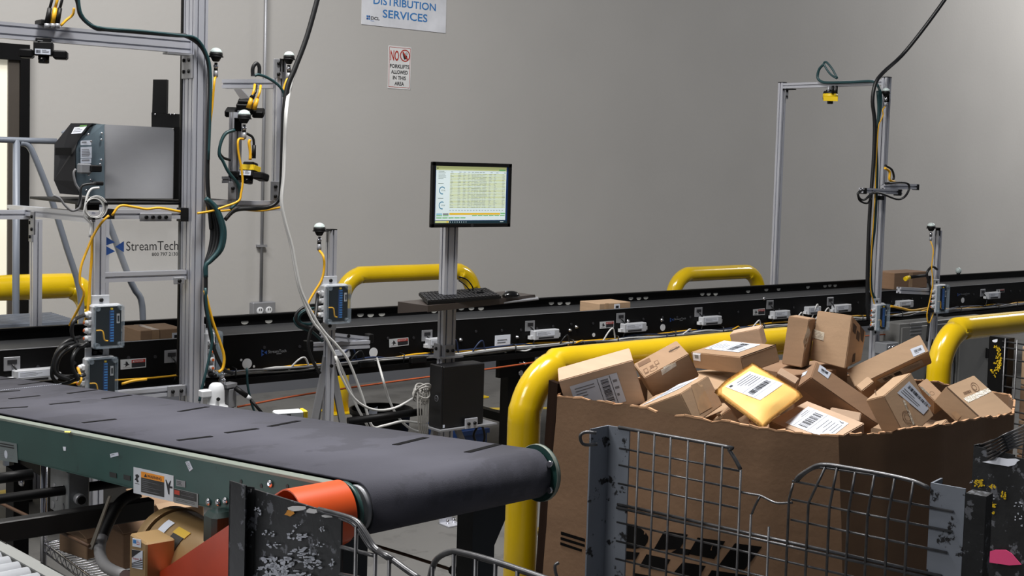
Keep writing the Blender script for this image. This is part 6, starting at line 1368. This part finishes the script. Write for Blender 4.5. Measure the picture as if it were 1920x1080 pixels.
for x, y in ((673,986),(709,1036),(735,1048),(816,1060),(856,1037),(897,1046),(934,1055),(975,1068)):
    tp = p2_(x,y)+n2*.003; mb.tube([tp,V((tp.x,tp.y,.06))], .0036, 7, 0)
mb.build('vertical_wires', cl)
MB(STEEL).tube([at(1048,1090,D=2.3),at(1042,1074,D=2.3),at(1041,1060,D=2.3),at(1048,1055,D=2.3)], .003, 7, 3).build('hook', cl)
# dark cage at the right edge
A3 = at(1828,837,Z=HC_); A3.z = 0; B3 = at(1925,851,Z=HC_); B3.z = 0; d3 = V((-.02,-1,0)).normalized(); n3 = V((-1,0.02,0))
cr = thing('wire_cage', 'black plated wire cage with yellow tape at the right edge foreground', 'wire cage', (A3.x,A3.y,0))
CPR = MB(PNTB).prism([A3,A3+d3*.12,A3+d3*.12-n3*.004,A3-n3*.004],(0,0,HC_)).prism([A3+d3*.12+n3*.004,A3+d3*.45+n3*.004,A3+d3*.45,A3+d3*.12],(0,0,HC_-.005)).prism([A3,A3-n3*.05,A3-n3*.05-d3*.004,A3-d3*.004],(0,0,HC_+.004)).build('corner_plate', cr)
p3_ = lambda x, y: onp(x, y, A3, n3)+n3*.0065
z6 = lambda a, b: (1440+a/3.6, 780+b/3.6)
mb = MB(mat('yellow_tape',(206,170,20),.5,0,.1,20))
for i, (a, b, rx, ry) in enumerate([(1435,455,10,8),(1525,472,7,5),(1600,535,5,9),(1425,575,8,6),(1490,600,16,8),(1450,610,10,5),(1455,645,4,3),(1530,650,5,3)]): x, y = z6(a,b); flakes(mb, x, y, rx, ry, i, p3_, 6)
mb.use(SCF); [flakes(mb, *z6(a,b), rx, ry, i+20, p3_) for i, (a, b, rx, ry) in enumerate([(1500,545,12,7),(1700,595,9,7),(1700,680,8,8),(1720,740,5,6),(1380,440,3,6)])]
mb.use(PAPER); blob(mb, *z6(1600,308), 40, 9, 14, 31, p3_)
merge(CPR, mb)
mb = MB(PINK); mb.prism([p3_(x,y) for x, y in (z6(1505,912),z6(1540,900),z6(1615,900),z6(1655,925),z6(1720,1000),z6(1640,1005),z6(1500,985))], n3*.0015); mb.build('pink_tag', cr, 'pink tag')
mb = MB(STEEL)
for k in range(6):
    a = A3+Z*(HC_-.0-.012*k)-n3*(.03+.0*k); mb.tube([a, at(1880+2*k,818+5*k,D=3.5), at(1925+2*k,796+6*k,D=3.9)], .004, 7, 2)
mb.build('side_wires', cr)
mb = MB(STEEL)
for k in range(14): z_ = HC_-.06-.06*k; mb.tube([A3+d3*.1+Z*z_-n3*.01,A3+d3*.5+Z*z_-n3*.01], .0034, 6, 0)
mb.build('horizontal_wires', cr)
# far right cage with cartons
A4 = at(1856,630,Z=1.0); A4.z = 0; cf = thing('wire_cage', 'far right wire cage of flat cartons with yellow lettered tape on its black post', 'wire cage', (A4.x,A4.y,0))
d4 = V((0,-1,0)); PB4 = PNTB
CP4 = MB(BLKM).prism([A4,A4+d4*.09,A4+d4*.09+X*.05,A4+X*.05],(0,0,1.0)).build('corner_post', cf)
p4_ = lambda x, y: onp(x, y, A4, V((-1,0,0)))-X*.002
mb = MB(MATS['yellow_tape'])
for i, (a, b, rx, ry) in enumerate([(1715,375,5,7),(1738,410,4,16),(1722,440,4,6),(1710,470,4,6),(1700,540,8,6),(1735,500,4,14),(1703,580,2,2)]): flakes(mb, *z2(a,b), rx, ry, i, p4_, 3)
mb.use(PAPER); blob(mb, *z2(1705,315), 6, 4, 8, 3, p4_); merge(CP4, mb)
mb = MB(STEEL)
for y in (640,651,672,703,724,744,768,790,812,834,856,880): a = p4_(1880,y); mb.tube([a,V((a.x,a.y-.72,a.z))], .004, 6, 0); mb.tube([V((a.x,a.y-.72,a.z)),V((a.x+.62,a.y-.72,a.z))], .004, 6, 0)
for k in range(13): a = p4_(1886,655); yy = a.y-.055*k; mb.tube([V((a.x-.006,yy,1.0)),V((a.x-.006,yy,.08))], .004, 6, 0)
for k in range(12): a = p4_(1886,655); mb.tube([V((a.x+.05*k,A4.y-.755,1.0)),V((a.x+.05*k,A4.y-.755,.08))], .004, 6, 0)
mb.build('wires', cf)
for q in ((0,-.79),(.6,-.79),(.6,-.04)): MB(BLKM).bx(A4.x+q[0],A4.x+q[0]+.05,A4.y+q[1],A4.y+q[1]+.05,0,1.0).build('corner_post', cf)
g = 'flat cartons in the far right cage'
for k, (z0, h_) in enumerate([(.10,.22),(.325,.15),(.48,.15),(.635,.15),(.79,.17)]):
    cbox(A4.x+.10,A4.x+.55,A4.y-.62,A4.y-.10,z0,h_,CB[(1,3,1,3,0)[k]],['lowest','second lowest','middle','second highest','topmost'][k]+' carton stacked in the far right wire cage',g)
MB(STEEL).bx(A4.x+.08,A4.x+.6,A4.y-.65,A4.y-.08,.08,.097).build('floor_grid', cf)
